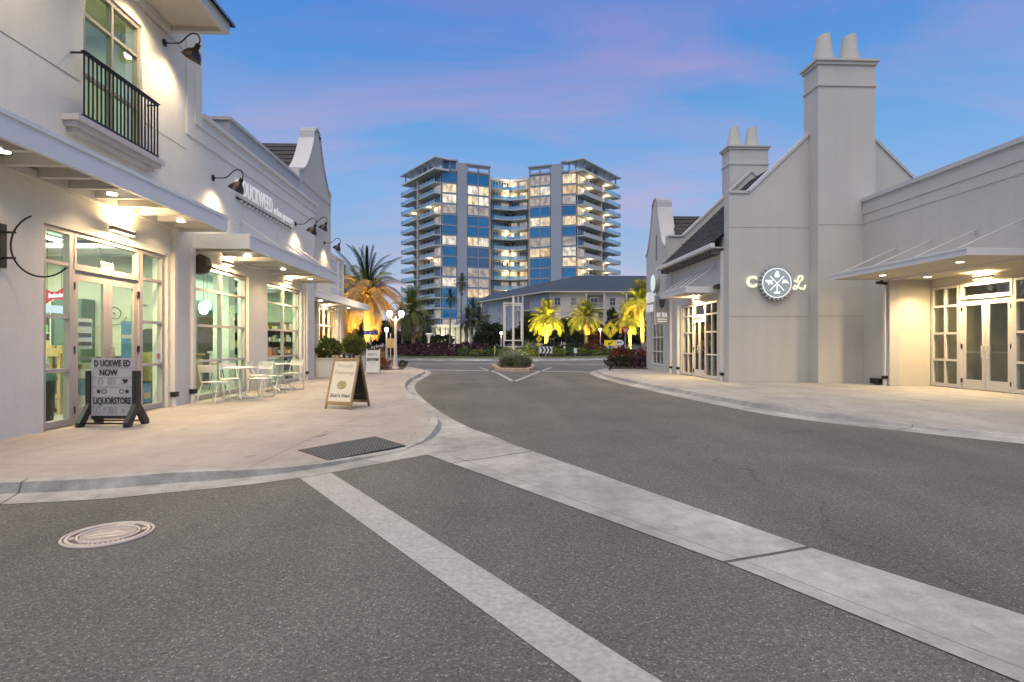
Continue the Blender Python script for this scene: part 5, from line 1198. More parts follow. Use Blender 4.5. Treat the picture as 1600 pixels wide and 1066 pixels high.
# ================================================================ ON THE PAVEMENT AND ROAD
def manhole():
    c = Vector((-2.775, 4.31, 0)); t = thing('manhole_cover', 'pale round manhole cover with raised rings, set in the asphalt', 'manhole cover', c, R(20))
    L = mat('cover_pale', (.50,.44,.39), .6, var=.12, vscale=14, metal=.15, bump=.25); D = mat('cover_dark', (.10,.085,.075), .75, var=.3, vscale=30, bump=.3)
    m = MB(); m.lathe([(.0,.006),(.345,.006),(.355,.0)], 56); m.build('plate', D, t, local=True)
    for r0, r1, h in ((.325,.348,.014), (.285,.315,.014), (.215,.240,.015), (.195,.207,.015)):
        q = MB(); q.lathe([(r0,.006),(r0+.003,h),(r1-.003,h),(r1,.006)], 56); q.build('ring', L, t, local=True)
    q = MB(); q.lathe([(0,.011),(.193,.011)], 40); q.build('centre_plate', mat('cover_mid', (.33,.285,.25), .65, var=.25, vscale=18, bump=.4), t, local=True)
    # relief: a small landscape emblem, and raised characters round the edge
    e = MB(); e.prism([(-.15,-.03),(-.06,.03),(-.02,.0),(.05,.07),(.10,.01),(.16,-.02),(.16,-.05),(-.15,-.05)], lambda u, v, w: (u, v, w), .011, .0165); e.prism([(-.15,-.065),(.16,-.065),(.13,-.12),(-.12,-.12)], lambda u, v, w: (u, v, w), .011, .0155); e.build('emblem', L, t, local=True)
    for k in range(20):
        a = R(55+k*70/19) if k < 10 else R(235+(k-10)*70/9)
        b = MB(); M_ = Matrix.Rotation(a, 4, 'Z') @ Matrix.Translation((.262, 0, 0)); b.box(-.016, .016, -.006, .006, .006, .013, M_); b.build('raised_mark', L, t, local=True)
    for a in (190, 10):
        b = MB(); b.box(.245, .28, -.03, .03, .006, .013, Matrix.Rotation(R(a), 4, 'Z')); b.build('lift_slot', L, t, local=True)
    t.scale = (.83, .83, 1)
manhole()
def mat_pad():
    P = [Vector(p) for p in ((-2.36,7.2,.076),(-1.63,8.26,.068),(-1.12,7.72,.032),(-1.86,6.72,.042))]
    t = thing('tactile_mat', 'dark tactile mat of raised domes at the kerb ramp', 'tactile paving', (-1.74, 7.45, .05))
    DK = mat('tactile_dark', (.030,.029,.029), .7, var=.15)
    m = MB(); up = Vector((0,0,.006)); m.quad(*[p+up for p in P])
    for i in range(4): m.quad(P[i]-Vector((0,0,.03)), P[(i+1)%4]-Vector((0,0,.03)), P[(i+1)%4]+up, P[i]+up)
    m.build('mat', DK, t)
    d = MB(); nu, nv = 22, 12
    for i in range(nu):
        for j in range(nv):
            u, v = (i+.5)/nu, (j+.5)/nv; p = P[0].lerp(P[1], u).lerp(P[3].lerp(P[2], u), v)+up
            d.lathe([(.016,0),(.011,.006),(.0,.006)], 6, Matrix.Translation(p))
    o = d.build('dome', mat('tactile_dome', (.17,.165,.16), .6), t); o['kind'] = 'stuff'
mat_pad()
# ================================================================ PLANTS
def frond_mesh(name, L, droop, rise, pairs, ll, mt, width=1.0, vee=.5):
    """palm frond along +X: tapering rib with two ranks of narrow folded leaflets"""
    m = MB(); n = 14; pts = []
    for i in range(n+1):
        t = i/n; pts.append(Vector((L*(t-.12*t*t*t*droop), 0, rise*L*math.sin(t*math.pi*.55)-droop*L*.62*t**2.4)))
    m.tube(pts, [.028*(1-.85*i/n)+.004 for i in range(n+1)], 4, False)
    rr = random.Random(hash(name) % 999)
    for i in range(pairs):
        t = .14+.86*i/(pairs-1); f = t*n; k = min(int(f), n-1); p = pts[k].lerp(pts[k+1], f-k); d = (pts[k+1]-pts[k]).normalized()
        side = Vector((0,1,0)); up = d.cross(side)*-1
        l = ll*(.45+.75*math.sin(min(1, t*1.05)*math.pi*.9)**.6)*rr.uniform(.85, 1.1)
        if t > .9: l *= 1-(t-.9)*5
        for s in (-1, 1):
            o = (d*(.55+.25*t)+side*s*.80*width+up*(vee*(1-.8*t))+Vector((0,0,-.10))).normalized(); w = up.cross(o).normalized()*.016*L/2.2
            q = p+o*l*.55+Vector((0,0,-.02*l)); e = p+o*l+Vector((0,0,-.16*l))
            m.quad(p-w*.5, p+w*.5, q+w, q-w); m.quad(q-w, q+w, e)
    return m.mesh(name, mt)
PG = leafmat('palm_green', (.085,.115,.030), (.14,.165,.045)); PD = leafmat('palm_dry', (.20,.14,.055), (.30,.20,.08)); PDK = leafmat('palm_dark', (.030,.045,.022), (.055,.07,.03))
PG_LIT = leafmat('palm_green_lit', (.17,.18,.035), (.27,.26,.05))  # yellow uplight painted into the leaf colour of the lit palms
BARK = mat('palm_bark', (.24,.185,.13), .9, var=.3, vscale=5, bump=.8, bscale=22, var2=.25, v2scale=14)
FR = {}
def fronds_for(key, mt, L=2.2):
    if key not in FR:
        FR[key] = [frond_mesh('frond_%s_%d' % (key, i), L, dr, ri, 38, L*.24, mt, vee=.5) for i, (dr, ri) in enumerate(((.25,.32),(.60,.28),(1.0,.20),(1.35,.12)))]
    return FR[key]
def thin_fronds():
    if 'thin' not in FR: FR['thin'] = [frond_mesh('frond_thin_%d' % i, 2.2, dr, ri, 46, .20, PDK, vee=.8, width=.45) for i, (dr, ri) in enumerate(((.10,.25),(.35,.25),(.6,.25)))]
    return FR['thin']
def palm(loc, h, crown, n, label, seed, lit=None, key='green', mt=None, dry=0.0, group=None, trunk_r=.2, upright=0, squat=0):
    r = random.Random(seed); x, y, z = loc
    t = thing('palm_tree', label, 'palm tree', loc, group=group)
    m = MB(); pts = []; rs = []; ns = max(10, int(h/.22))
    for i in range(ns+1):
        a = i/ns; pts.append((.10*math.sin(a*2.2+seed), .08*math.sin(a*1.7+seed*2), h*a)); rs.append(trunk_r*(1.25-.4*min(1, a*5) if a < .2 else .85+.12*(i % 2))*(1.0 if a < .9 else 1.25))
    m.tube(pts, rs, 12); m.build('trunk', BARK, t, True, True)
    b = MB()                                                    # old leaf boots under the crown
    for i in range(46):
        a = r.uniform(0, 6.28); zz = h*.80+h*.20*r.random(); d = Vector((math.cos(a), math.sin(a), .9)); p = Vector((pts[-1][0], pts[-1][1], zz)); b.bar(p+d*trunk_r*.4, p+d*(trunk_r+.16), .09, .04)
    o = b.build('boot', BARK, t, local=True); o['kind'] = 'stuff'
    top = Vector(pts[-1]); vs_ = fronds_for(key, mt or PG); dv = fronds_for('dry', PD)
    for i in range(n):
        a = i*2.39996+r.uniform(-.2, .2); f = (i+.5)/n
        el = R(82-128*f+r.uniform(-8, 8)) if not upright else R(84-112*f**.9+r.uniform(-7, 7))
        k = 0 if f < .22 else 1 if f < .5 else 2 if f < .78 else 3
        if squat: el = R(80-104*f+r.uniform(-8, 8)); k = min(k, 2)
        isdry = f > 1-dry
        thin = upright and f < .30
        o = link('frond', thin_fronds()[i % 3] if thin else (dv if isdry else vs_)[k], t, True); s = crown/2.2*r.uniform(.88, 1.08)*(.98 if thin else .82 if upright else 1)
        o.location = top+Vector((math.cos(a)*trunk_r*.5, math.sin(a)*trunk_r*.5, .02+.22*(1-f)))
        o.rotation_euler = (r.uniform(-.25, .25), -max(el, R(-62)), a); o.scale = (s, s, s)
    if lit:
        e, col = lit
        fx_ = thing('ground_spotlight', 'small bronze uplight at the foot of the ' + label.split(' with')[0], 'uplight', (x-.3, y-3.2, z), group='palm uplights')
        q = MB(); q.tube([(0,0,0), (0,0,.14)], .02, 6); q.build('stake', BLACK, fx_, local=True)
        q = MB(); q.lathe([(.05,-.08),(.07,.08),(.075,.10)], 12, Matrix.Translation((0,0,.2)) @ Matrix.Rotation(R(-20), 4, 'X')); q.build('can', BLACK, fx_, local=True)
        q = MB(); q.lathe([(0,.08),(.06,.08)], 12, Matrix.Translation((0,0,.2)) @ Matrix.Rotation(R(-20), 4, 'X')); q.build('lens', LAMPW, fx_, local=True)
        light('palm_spot', 'SPOT', (x-.3, y-3.2, z+.36), e, col, aim=(x, y, z+h*.95), size=.08, spot=74, blend=.8)
    return t

def leaf_cloud(name, n, leaf, mt, seed, shape=(1,1,1), stems=True, hollow=.5):
    r = random.Random(seed); m = MB()
    for i in range(n):
        while True:
            p = Vector((r.uniform(-1,1), r.uniform(-1,1), r.uniform(-1,1)))
            l = p.length
            if l > 1: continue
            lim = .72+.34*mnoise.noise(Vector((p.x*2.2+seed, p.y*2.2, p.z*2.2)))
            if l < lim and (l > hollow*r.random()): break
        q = Vector((p.x*shape[0], p.y*shape[1], (p.z+1)*.5*shape[2]))
        d = (p.normalized()+Vector((r.uniform(-1,1), r.uniform(-1,1), r.uniform(-.4,1)))*.8).normalized(); s = d.cross(Vector((r.uniform(-1,1), r.uniform(-1,1), r.uniform(-1,1)))).normalized()
        L = leaf*r.uniform(.7, 1.3); w = L*.36
        m.quad(q, q+d*L*.5+s*w, q+d*L, q+d*L*.5-s*w)
    return m.mesh(name, mt)
LG = leafmat('leaf_green', (.045,.085,.020), (.10,.16,.040)); LD = leafmat('leaf_dark', (.018,.032,.016), (.045,.06,.028)); LR = leafmat('leaf_red', (.12,.035,.022), (.22,.07,.03)); LP = leafmat('leaf_purple', (.05,.022,.030), (.10,.045,.05)); LY = leafmat('leaf_lime', (.12,.16,.03), (.2,.24,.05))
CL = {}
def shrub(loc, size, kind, label, seed, name='shrub', cat='shrub', group=None, dens=420, leaf=None):
    mt = dict(green=LG, dark=LD, red=LR, purple=LP, lime=LY)[kind]
    key = (kind, seed % 3, dens)
    if key not in CL: CL[key] = leaf_cloud('foliage_'+kind, dens, .17, mt, seed % 3+1)
    t = thing(name, label, cat, loc, seed*1.7, group)
    o = link('foliage', CL[key], t, True); o.scale = size
    st = MB()
    for k in range(4): 
        a = k*1.6+seed; st.tube([(0,0,0), (.3*size[0]*math.cos(a), .3*size[1]*math.sin(a), size[2]*.55)], [.025, .01], 5)
    st.build('stem', BARK, t, local=True)
    return t
def grass_clump(loc, h, rad, mt, n, label, seed, group=None):
    r = random.Random(seed); t = thing('grass_clump', label, 'ornamental grass', loc, group=group); m = MB()
    for i in range(n):
        a = r.uniform(0, 6.28); rr = rad*.5*r.random(); b = Vector((rr*math.cos(a), rr*math.sin(a), 0)); a2 = a+r.uniform(-.8, .8); o = rad*r.uniform(.15, 1.1); hh = h*r.uniform(.6, 1.15)*(1-.45*(rr/(rad*.5))**1.5)
        d = Vector((math.cos(a2), math.sin(a2), 0)); s = Vector((-d.y, d.x, 0))*.012
        p1 = b+d*o*.3+Vector((0,0,hh*.65)); p2 = b+d*o*1.15+Vector((0,0,hh*r.uniform(.5, 1.05)))
        m.quad(b-s, b+s, p1+s, p1-s); m.quad(p1-s, p1+s, p2)
    o = m.build('blades', mt, t, local=True); o['kind'] = 'stuff'
    return t
GR1 = leafmat('grass_blade', (.16,.20,.11), (.30,.33,.19)); GR2 = leafmat('grass_tan', (.30,.22,.10), (.42,.32,.16))
def tree(loc, h, w, label, seed, kind='dark', name='broadleaf_tree', group=None):
    mt = dict(dark=LD, green=LG, red=LR)[kind]; key = ('tree', kind, seed % 3)
    if key not in CL: CL[key] = leaf_cloud('tree_foliage_'+kind, 1500, .13, mt, seed % 3+5, hollow=.7)
    t = thing(name, label, 'tree', loc, seed*1.3, group); m = MB()
    m.tube([(0,0,0),(.05,.03,h*.3),(.0,.08,h*.7)], [.13,.10,.03], 8)
    for k in range(5):
        a = k*1.3+seed; m.tube([(.03,.03,h*.28+.06*k*h), (w*.35*math.cos(a), w*.35*math.sin(a), h*.5+.07*k*h)], [.05,.015], 5)
    m.build('trunk', BARK, t, True, True)
    o = link('crown', CL[key], t, True); o.location = (0,0,h*.22); o.scale = (w/2*1.25, w/2*1.25, h*.80)
    return t

# ================================================================ ROUNDABOUT AND FAR GROUND
def island():
    cx, cy, Rr = 1.0, 61.5, 16.0
    m = MB(); m.lathe([(Rr+1.0,.006),(Rr+.3,.05),(Rr+.28,.16),(Rr,.16)], 72, Matrix.Translation((cx, cy, 0))); tag(m.build('roundabout_kerb', CONC), kind='structure')
    m = MB(); m.lathe([(Rr,.158),(Rr-3,.3),(Rr-8,.5),(0,.6)], 72, Matrix.Translation((cx, cy, 0))); tag(m.build('roundabout_lawn', mat('lawn', (.06,.085,.025), .95, var=.35, vscale=1.5, var2=.3)), kind='structure')
    m = MB(); m.lathe([(Rr-2.6,.31),(Rr-3.6,.40),(Rr-8,.56),(0,.66)], 72, Matrix.Translation((cx, cy, 0))); tag(m.build('roundabout_bed', mat('mulch', (.075,.040,.030), .95, var=.4, vscale=6, bump=.5, bscale=30)), kind='structure')
    # splitter island
    P = [(.35,28.4),(1.9,28.0),(2.3,29.6),(2.6,33.5),(2.2,37),(.9,37),(.1,33.5)]
    m = MB(); m.prism(P, lambda u, v, w: (u, v, w), 0, .15); tag(m.build('splitter_island', concrete('kerb_tan', (.44,.34,.26))), kind='structure')
    Q = [(.6,28.9),(1.8,28.6),(2.05,29.8),(2.3,33.4),(2.0,36.6),(1.0,36.6),(.4,33.4)]
    m = MB(); m.prism(Q, lambda u, v, w: (u, v, w), .1, .19); tag(m.build('splitter_bed', MATS['mulch']), kind='structure')
    # planting beds at the pavement corners
    m = MB(); m.prism([(5.9,28.6),(10,28.2),(12,33),(9.9,34),(7.2,31)], lambda u, v, w: (u, v, w), .08, .13); tag(m.build('corner_bed_right', MATS['mulch']), kind='structure')
    m = MB(); m.prism([(-4.2,28.4),(-5.6,26.6),(-8.5,30.5),(-8.5,35),(-6.7,33.2),(-4.7,30.6)], lambda u, v, w: (u, v, w), .08, .13); tag(m.build('corner_bed_left', MATS['mulch']), kind='structure')
    # pavements and lawns beyond the roundabout
    m = MB(); m.quad((-140,83,.05),(140,83,.05),(140,240,.05),(-140,240,.05)); tag(m.build('far_lawn', MATS['lawn']), kind='structure')
    m = MB(); m.quad((-140,80,.08),(140,80,.08),(140,83.2,.08),(-140,83.2,.08)); tag(m.build('far_pavement', CONC), kind='structure')
island()

def plant_all():
    # large palm by the left pavement, lit from below
    palm((-8.85, 42.5, 0), 4.9, 3.7, 46, 'tall date palm with a lit skirt of drooping fronds beyond the left shops', 3, lit=(9500, (1,.62,.14)), dry=.58, trunk_r=.30, upright=1)
    palm((-12.0, 46, 0), 4.6, 3.0, 30, 'date palm with a dry skirt behind the tall lit palm', 5, lit=(2500, (1,.62,.2)), dry=.6, trunk_r=.26)
    p = onG(645, 557.5); palm((p.x, p.y, .1), 4.3, 2.5, 34, 'date palm with lit lower fronds beside the tower base', 8, lit=(3500, (1,.78,.2)), dry=.12, trunk_r=.22)
    for px, h, lab, sd, dr in ((853, 3.3, 'squat date palm with yellow-lit skirt behind the chevron board', 12, .0), (914, 3.5, 'squat date palm with yellow-lit skirt beside the street lamp', 13, .05), (983, 3.6, 'squat date palm with yellow-lit skirt behind the yield sign', 14, .08)):
        q = onY(px, 500, 58 if px < 900 else 60); palm((q.x, q.y, .56 if px < 940 else .05), h-(.3 if px < 940 else 0), 2.05, 52, lab, sd, lit=(15000, (1,.80,.12)), dry=dr, trunk_r=.20, squat=1, key='bright', mt=PG_LIT)
    q = onY(1003, 500, 52); palm((q.x, q.y, .05), 4.9, 2.0, 44, 'taller date palm with yellow-lit crown at the curved-gable corner', 21, lit=(15000, (1,.78,.11)), dry=.1, trunk_r=.19, squat=1, key='bright', mt=PG_LIT)
    for px, Y, h, c, lab in ((628, 88, 4.6, 2.6, 'dark fan of a palm left of the tower lobby'), (667, 96, 4.2, 2.4, 'dark palm before the lit tower lobby, beside the funnel lamp'), (703, 105, 9.5, 1.6, 'slender tall palm before the tower wall, left one'), (721, 105, 12.2, 1.6, 'slender tallest palm before the white tower pier'), (739, 100, 7.2, 1.9, 'mid-height palm right of the slender pair'), (729, 92, 4.6, 2.3, 'bushy dark palm in the cluster beside the balcony block'), (748, 92, 4.8, 2.3, 'bushy dark palm next to the balcony block corner')):
        q = onY(px, 540, Y); palm((q.x, Y, .05), h, c, 22, lab, int(px), key='dark', mt=PDK, trunk_r=.16)
    # roundabout shrubs, one by one
    r = random.Random(4); cx, cy = 1.0, 61.5
    k = 0
    for ang in range(196, 345, 5):
        a = R(ang); rad = 13.2+r.uniform(-.4, .4); x, y = cx+rad*math.cos(a), cy+rad*math.sin(a)
        kind = 'purple' if ang < 255 else ('lime' if ang % 2 else 'green')
        lab = {'purple': 'purple-leaved shrub in the low border of the roundabout', 'lime': 'lime shrub in the border under the lit palms', 'green': 'green shrub in the border under the lit palms'}[kind]
        shrub((x, y, .30), (r.uniform(.7,.95), r.uniform(.7,.95), r.uniform(.55,.8)), kind, lab, k, group='roundabout border, '+kind); k += 1
    for ang in range(190, 350, 7):
        a = R(ang); rad = 10.5+r.uniform(-.6, .6); x, y = cx+rad*math.cos(a), cy+rad*math.sin(a)
        kind = 'purple' if ang < 262 else ('red' if ang > 320 else 'dark')
        lab = {'purple': 'purple-leaved shrub in the second row of the roundabout', 'red': 'rust-red shrub in the second row of the roundabout', 'dark': 'dark shrub in the second row of the roundabout'}[kind]
        shrub((x, y, .42), (r.uniform(.9,1.2), r.uniform(.9,1.2), r.uniform(.8,1.15)), kind, lab, k, group=lab+'s'); k += 1
    for px, Y, h, n in ((793, 47.5, 1.1, 260), (826, 49, 1.5, 320), (840, 50, 1.3, 300), (866, 52, 1.2, 240), (881, 53, 1.2, 240)):
        q = onY(px, 550, Y); grass_clump((q.x, Y, .32), h, h*.8, GR1 if px < 860 else GR2, n, 'feathery grass clump on the roundabout behind the lit sign base', int(px), 'roundabout grasses')
    # splitter island planting
    for i, (x, y, h) in enumerate(((.85,29.9,.85),(1.45,29.6,.95),(1.9,30.6,.9),(1.1,31.2,1.0),(1.7,32.2,1.05),(1.0,33.4,.9))):
        grass_clump((x, y, .17), h, .62, GR1, 330, 'grey-green grass clump on the splitter island', 60+i, 'splitter island grasses')
    # left corner bed
    grass_clump((-5.75, 29.4, .12), 1.1, .75, GR2, 700, 'tan feather grass beside the lamp post', 71)
    grass_clump((-6.5, 30.8, .12), 1.0, .7, GR2, 500, 'tan feather grass behind the lamp-post clump', 72)
    shrub((-5.3, 28.5, .12), (.55,.5,.62), 'red', 'rust shrub at the foot of the tan feather grass', 31); shrub((-4.42, 29.5, .12), (.3,.3,.42), 'dark', 'small dark shrub right of the lamp post', 32); shrub((-6.9, 32, .12), (.8,.8,1.3), 'dark', 'dark shrub behind the tan feather grass', 33)
    # right corner bed
    for i in range(7): shrub((6.15+i*.42, 28.95+.04*i, .12), (.42,.40,.66), 'dark' if i < 3 else 'purple', 'clipped dark shrub of the low hedge behind the crossing sign' if i < 3 else 'purplish shrub of the low hedge against the curved-gable shop', 40+i, group='low hedge behind the crossing sign' if i < 3 else 'purplish hedge shrubs')
    for i, (x, y, s) in enumerate(((7.2,31.2,1.15),(8.2,31.6,1.0),(9.1,32.0,1.05),(10,32.4,1.0))): shrub((x, y, .12), (s*.7, s*.6, s), 'red', 'red-leaved shrub behind the low hedge', 50+i, group='red shrubs behind the hedge')
    # trees before the apartment block and between
    T = [(768,82,4.3,4.2,'dark','left of the white frame sign'),(785,86,3.4,3.6,'dark','behind the lamp by the white frame sign'),(832,84,5.8,3.8,'dark','just right of the white frame sign'),(838,92,5.2,4.2,'dark','behind the tree right of the white frame sign'),(884,84,5.2,3.0,'dark','between the first and second lit squat palms'),(890,88,4.4,3.6,'dark','behind the gap of the first two squat palms'),(935,86,4.4,3.8,'red','beside the lamp between the squat palms'),(957,84,6.6,2.0,'dark','slim and pointed, right above the crossing diamond'),(900,82,3.2,2.8,'dark','low, left of the second squat palm'),(1000,84,4.6,4.0,'dark','behind the palm at the curved-gable corner'),(756,80,3.0,3.2,'dark','low, under the balcony stack'),(812,88,3.8,3.6,'dark','seen through the white frame sign'),(861,88,3.2,3.4,'dark','behind the squat palm at the chevron board'),(918,84,3.2,3.0,'red','behind the second squat palm'),(973,86,4.0,3.4,'dark','behind the yield triangle')]
    for i, (px, Y, h, w, kd, where) in enumerate(T):
        q = onY(px, 540, Y); tree((q.x, Y, .05), h, w, ('dark leafy tree ' if kd == 'dark' else 'rust-leaved tree ')+where, i, kd, group='trees before the apartment block')
    for i, (px, Y, h, w) in enumerate(((560,70,3.4,4),(585,72,4.5,4),(601,75,4.2,3.5),(612,90,3.2,4),(548,78,5.0,5),(634,110,3.4,5),(655,118,3.6,6),(690,115,3.0,5))):
        q = onY(px, 540, Y); tree((q.x, Y, .05), h, w, 'dark leafy tree beyond the lamp post on the left', 20+i, 'dark', group='dark trees on the far left')
    # potted shrubs before the far left shop
    for i, (x, y, h, lab) in enumerate(((-6.15,22.35,1.0,'white box planter with a leafy shrub at the grocery corner'),(-6.05,25.9,1.15,'white box planter with a leafy shrub below the far awning'))):
        t = thing('planter', lab, 'planter', (x, y, .1)); w = .40
        m = MB(); m.prism([(-w,0),(w,0),(w+.03,.68),(-w-.03,.68)], lambda u, v, w_: (u, w_, v), -.38, .38); m.build('box', mat('planter_white', (.58,.58,.57), .6, var=.05), t, local=True)
        m = MB(); m.box(-w-.05, w+.05, -.41, .41, .68, .73); m.build('rim', MATS['planter_white'], t, local=True)
        m = MB(); m.box(-w+.02, w-.02, -.35, .35, .70, .735); m.build('soil', MATS['mulch'], t, local=True)
        o = link('foliage', leaf_cloud('planter_foliage', 1500, .10, leafmat('leaf_planter', (.06,.10,.02), (.16,.20,.05)), 9+i, (.62,.62,h)), t, True); o.location = (0,0,.62)
        m = MB()
        for k_ in range(5): m.tube([(0,0,.7), (.3*math.cos(k_*1.3), .3*math.sin(k_*1.3), .7+h*.6)], [.02,.008], 5)
        m.build('stem', BARK, t, local=True)
plant_all()

# ================================================================ STREET FURNITURE
def lamp_post(loc, h, label, twin=False, e=60):
    t = thing('street_lamp', label, 'street lamp', loc); x, y, z = loc
    PM = mat('lamp_post_grey', (.42,.38,.38), .5, var=.06)
    m = MB(); m.lathe([(.17,0),(.17,.08),(.12,.12),(.10,.5),(.075,.9),(.06,h*.7),(.05,h)], 14); m.build('post', PM, t, True, True)
    for sx in ((-.28, .28) if twin else (0,)):
        if twin: 
            a = MB(); a.tube([(0,0,h-.25),(sx*.6,0,h-.12),(sx,0,h-.02)], .022, 6); a.build('arm', PM, t, True, True)
        g = MB(); g.lathe([(0,h-.02),(.08,h),(.13,h+.09),(.14,h+.17),(.09,h+.27),(0,h+.30)], 18, Matrix.Translation((sx,0,0))); g.build('globe', emit('globe_glow', (1,.86,.60), 14), t, True, True)
        c = MB(); c.lathe([(.06,h-.06),(.11,h-.04),(.11,h+.005)], 14, Matrix.Translation((sx,0,0))); c.build('collar', PM, t, True, True)
        light('street_light', 'POINT', (x+sx, y-.25, z+h+.15), e, (1,.80,.52), size=.18)
p = onG(618, 578, .1); lamp_post((p.x, p.y, .12), 2.55, 'pale twin-globe street lamp at the left pavement corner', True, 90)
q = onY(604, 514, 41); lamp_post((q.x, 41, 0), 2.2, 'single-globe street lamp beside the tall lit palm', e=90)
q = onY(783, 521, 66); lamp_post((q.x, 66, .1), 2.3, 'single-globe street lamp left of the white frame sign', e=120)
q = onY(938, 515, 62); lamp_post((q.x, 62, .1), 2.6, 'single-globe street lamp between the lit squat palms', e=120)
q = onY(690, 527, 120); lamp_post((q.x, 120, .1), 2.6, 'single-globe street lamp in front of the tower lobby', e=300)
def funnel_lamp():
    q = onY(670, 540, 62); t = thing('funnel_lamp', 'white funnel-topped light column on the roundabout left side', 'light column', (q.x, 62, .1))
    W = mat('funnel_white', (.78,.74,.66), .5)
    m = MB(); m.lathe([(.16,0),(.13,.3),(.11,1.6),(.14,1.9),(.42,2.25),(.44,2.3),(.0,2.28)], 18); m.build('column', W, t, True, True)
    m = MB(); m.lathe([(0,2.32),(.36,2.32)], 18); m.build('light_disc', LAMPW, t, local=True)
    light('funnel_light', 'POINT', (q.x, 61.2, .6), 60, (1,.8,.5), size=.1)
funnel_lamp()
YEL = mat('sign_yellow', (.75,.62,.02), .5, var=.03); YG2 = mat('sign_lime', (.60,.62,.02), .5); SB = mat('sign_black', (.012,.012,.012), .5); SW = mat('sign_white_sheet', (.75,.75,.72), .5); SR = mat('sign_red_sheet', (.42,.02,.02), .5); ALU = mat('sign_aluminium', (.45,.45,.46), .5, metal=.5)
def person_icon(s, cx, cz, fy_, parent):
    P = [[(-.06,.52),(0,.60),(.06,.52),(.05,.44),(-.05,.44)], [(-.10,.40),(.12,.40),(.16,.10),(.10,.02),(-.06,.02),(-.09,.2)], [(-.10,.40),(-.26,.18),(-.22,.12),(-.06,.28)], [(.12,.40),(.26,.14),(.21,.10),(.08,.28)], [(-.06,.04),(.03,.04),(-.10,-.28),(-.20,-.58),(-.29,-.56),(-.17,-.24)], [(.02,.04),(.11,.04),(.15,-.26),(.25,-.56),(.17,-.60),(.06,-.24)]]
    m = MB()
    for p_ in P: m.prism([(cx+u*s, cz+v*s) for u, v in p_], fy, fy_-.004, fy_)
    m.build('walker_symbol', SB, parent)
def road_signs():
    q = onG(953, 579, .1); x, y = q.x, q.y; t = thing('crossing_sign', 'yellow diamond pedestrian crossing sign on a black post', 'road sign', (x, y, .1))
    m = MB(); m.tube([(x,y,.1),(x,y,2.75)], .035, 10); m.build('post', BLACK, t)
    cz, h = 2.02, .42
    m = MB(); m.prism([(x-h,cz),(x,cz-h),(x+h,cz),(x,cz+h)], fy, y-.055, y-.045); m.build('diamond', YEL, t)
    m = MB(); k = h*.93; k2 = h*.87
    for i in range(4):
        a, b = i*90, (i+1)*90; m.quad(*[(x+r_*math.cos(R(g)), y-.057, cz+r_*math.sin(R(g))) for r_, g in ((k,a),(k,b),(k2,b),(k2,a))])
    m.build('border', SB, t); person_icon(.40, x, cz-.01, y-.058, t)
    m = MB(); m.box(x-.28, x+.27, y-.055, y-.045, 1.27, 1.53); m.build('plaque', YEL, t)
    m = MB(); m.bar((x+.12,y-.060,1.46),(x-.03,y-.060,1.37), .045, .006, up=(0,1,0)); m.prism([(x-.11,1.32),(x-.06,1.42),(x+.01,1.32)], fy, y-.064, y-.058); m.build('arrow', SB, t)
    q = onG(977, 573, .1); x, y = q.x, q.y; t = thing('yield_sign', 'red and white yield triangle on a grey post', 'road sign', (x, y, .1))
    m = MB(); m.tube([(x,y,.1),(x,y,2.2)], .03, 8); m.build('post', ALU, t); cz = 2.05
    m = MB(); m.prism([(x-.27,cz+.22),(x+.27,cz+.22),(x,cz-.26)], fy, y-.05, y-.04); m.build('triangle', SR, t)
    m = MB(); m.prism([(x-.15,cz+.14),(x+.15,cz+.14),(x,cz-.12)], fy, y-.056, y-.0505); m.build('centre', mat('sign_pink', (.72,.45,.45), .5), t)
    q = onG(968, 566, .1); y = 40; q = onY(968, 535, y); x = q.x; t = thing('arrow_sign', 'white arched arrow sign beyond the yield triangle', 'road sign', (x, y, 0))
    m = MB(); m.tube([(x+.15,y,0),(x+.15,y,1.3)], .035, 8); m.build('post', BLACK, t)
    m = MB(); m.prism([(x-.25,1.25),(x+.2,1.25),(x+.3,1.35),(x+.26,1.52),(x+.1,1.62),(x-.15,1.62),(x-.25,1.55)], fy, y-.06, y-.04); m.build('panel', SW, t)
    m = MB(); m.bar((x-.12,y-.065,1.44),(x+.16,y-.065,1.46), .05, .006, up=(0,1,0)); m.prism([(x-.22,1.44),(x-.10,1.36),(x-.10,1.52)], fy, y-.069, y-.062); m.build('arrow', SB, t)
    y = 47.2; q = onY(853, 547, y); x = q.x; t = thing('chevron_board', 'white chevron board with black arrows on the roundabout edge', 'road sign', (x, y, .2)); z0 = q.z
    m = MB(); m.box(x-.52, x+.52, y-.02, y+.02, z0-.27, z0+.27); m.build('board', SW, t)
    for k_ in range(3):
        a = x-.40+k_*.30; c_ = MB(); c_.prism([(a-.05,z0+.24),(a+.10,z0+.24),(a+.25,z0),(a+.10,z0-.24),(a-.05,z0-.24),(a+.10,z0)], fy, y-.03, y-.021); c_.build('chevron', SB, t)
    m = MB(); m.box(x-.03, x+.03, y+.02, y+.06, .15, z0+.2); m.build('post', ALU, t)
    y = 45; q = onY(842, 530, y); x, z0 = q.x, q.z; t = thing('small_diamond_sign', 'small yellow diamond sign with plaque before the squat palm', 'road sign', (x, y, 0))
    m = MB(); m.prism([(x-.26,z0),(x,z0-.28),(x+.26,z0),(x,z0+.28)], fy, y-.05, y-.04); m.build('diamond', YEL, t); person_icon(.22, x, z0, y-.052, t)
    m = MB(); m.box(x-.17, x+.17, y-.05, y-.04, z0-.52, z0-.32); m.build('plaque', YEL, t)
    m = MB(); m.tube([(x,y,0),(x,y,z0+.2)], .025, 8); m.build('post', ALU, t)
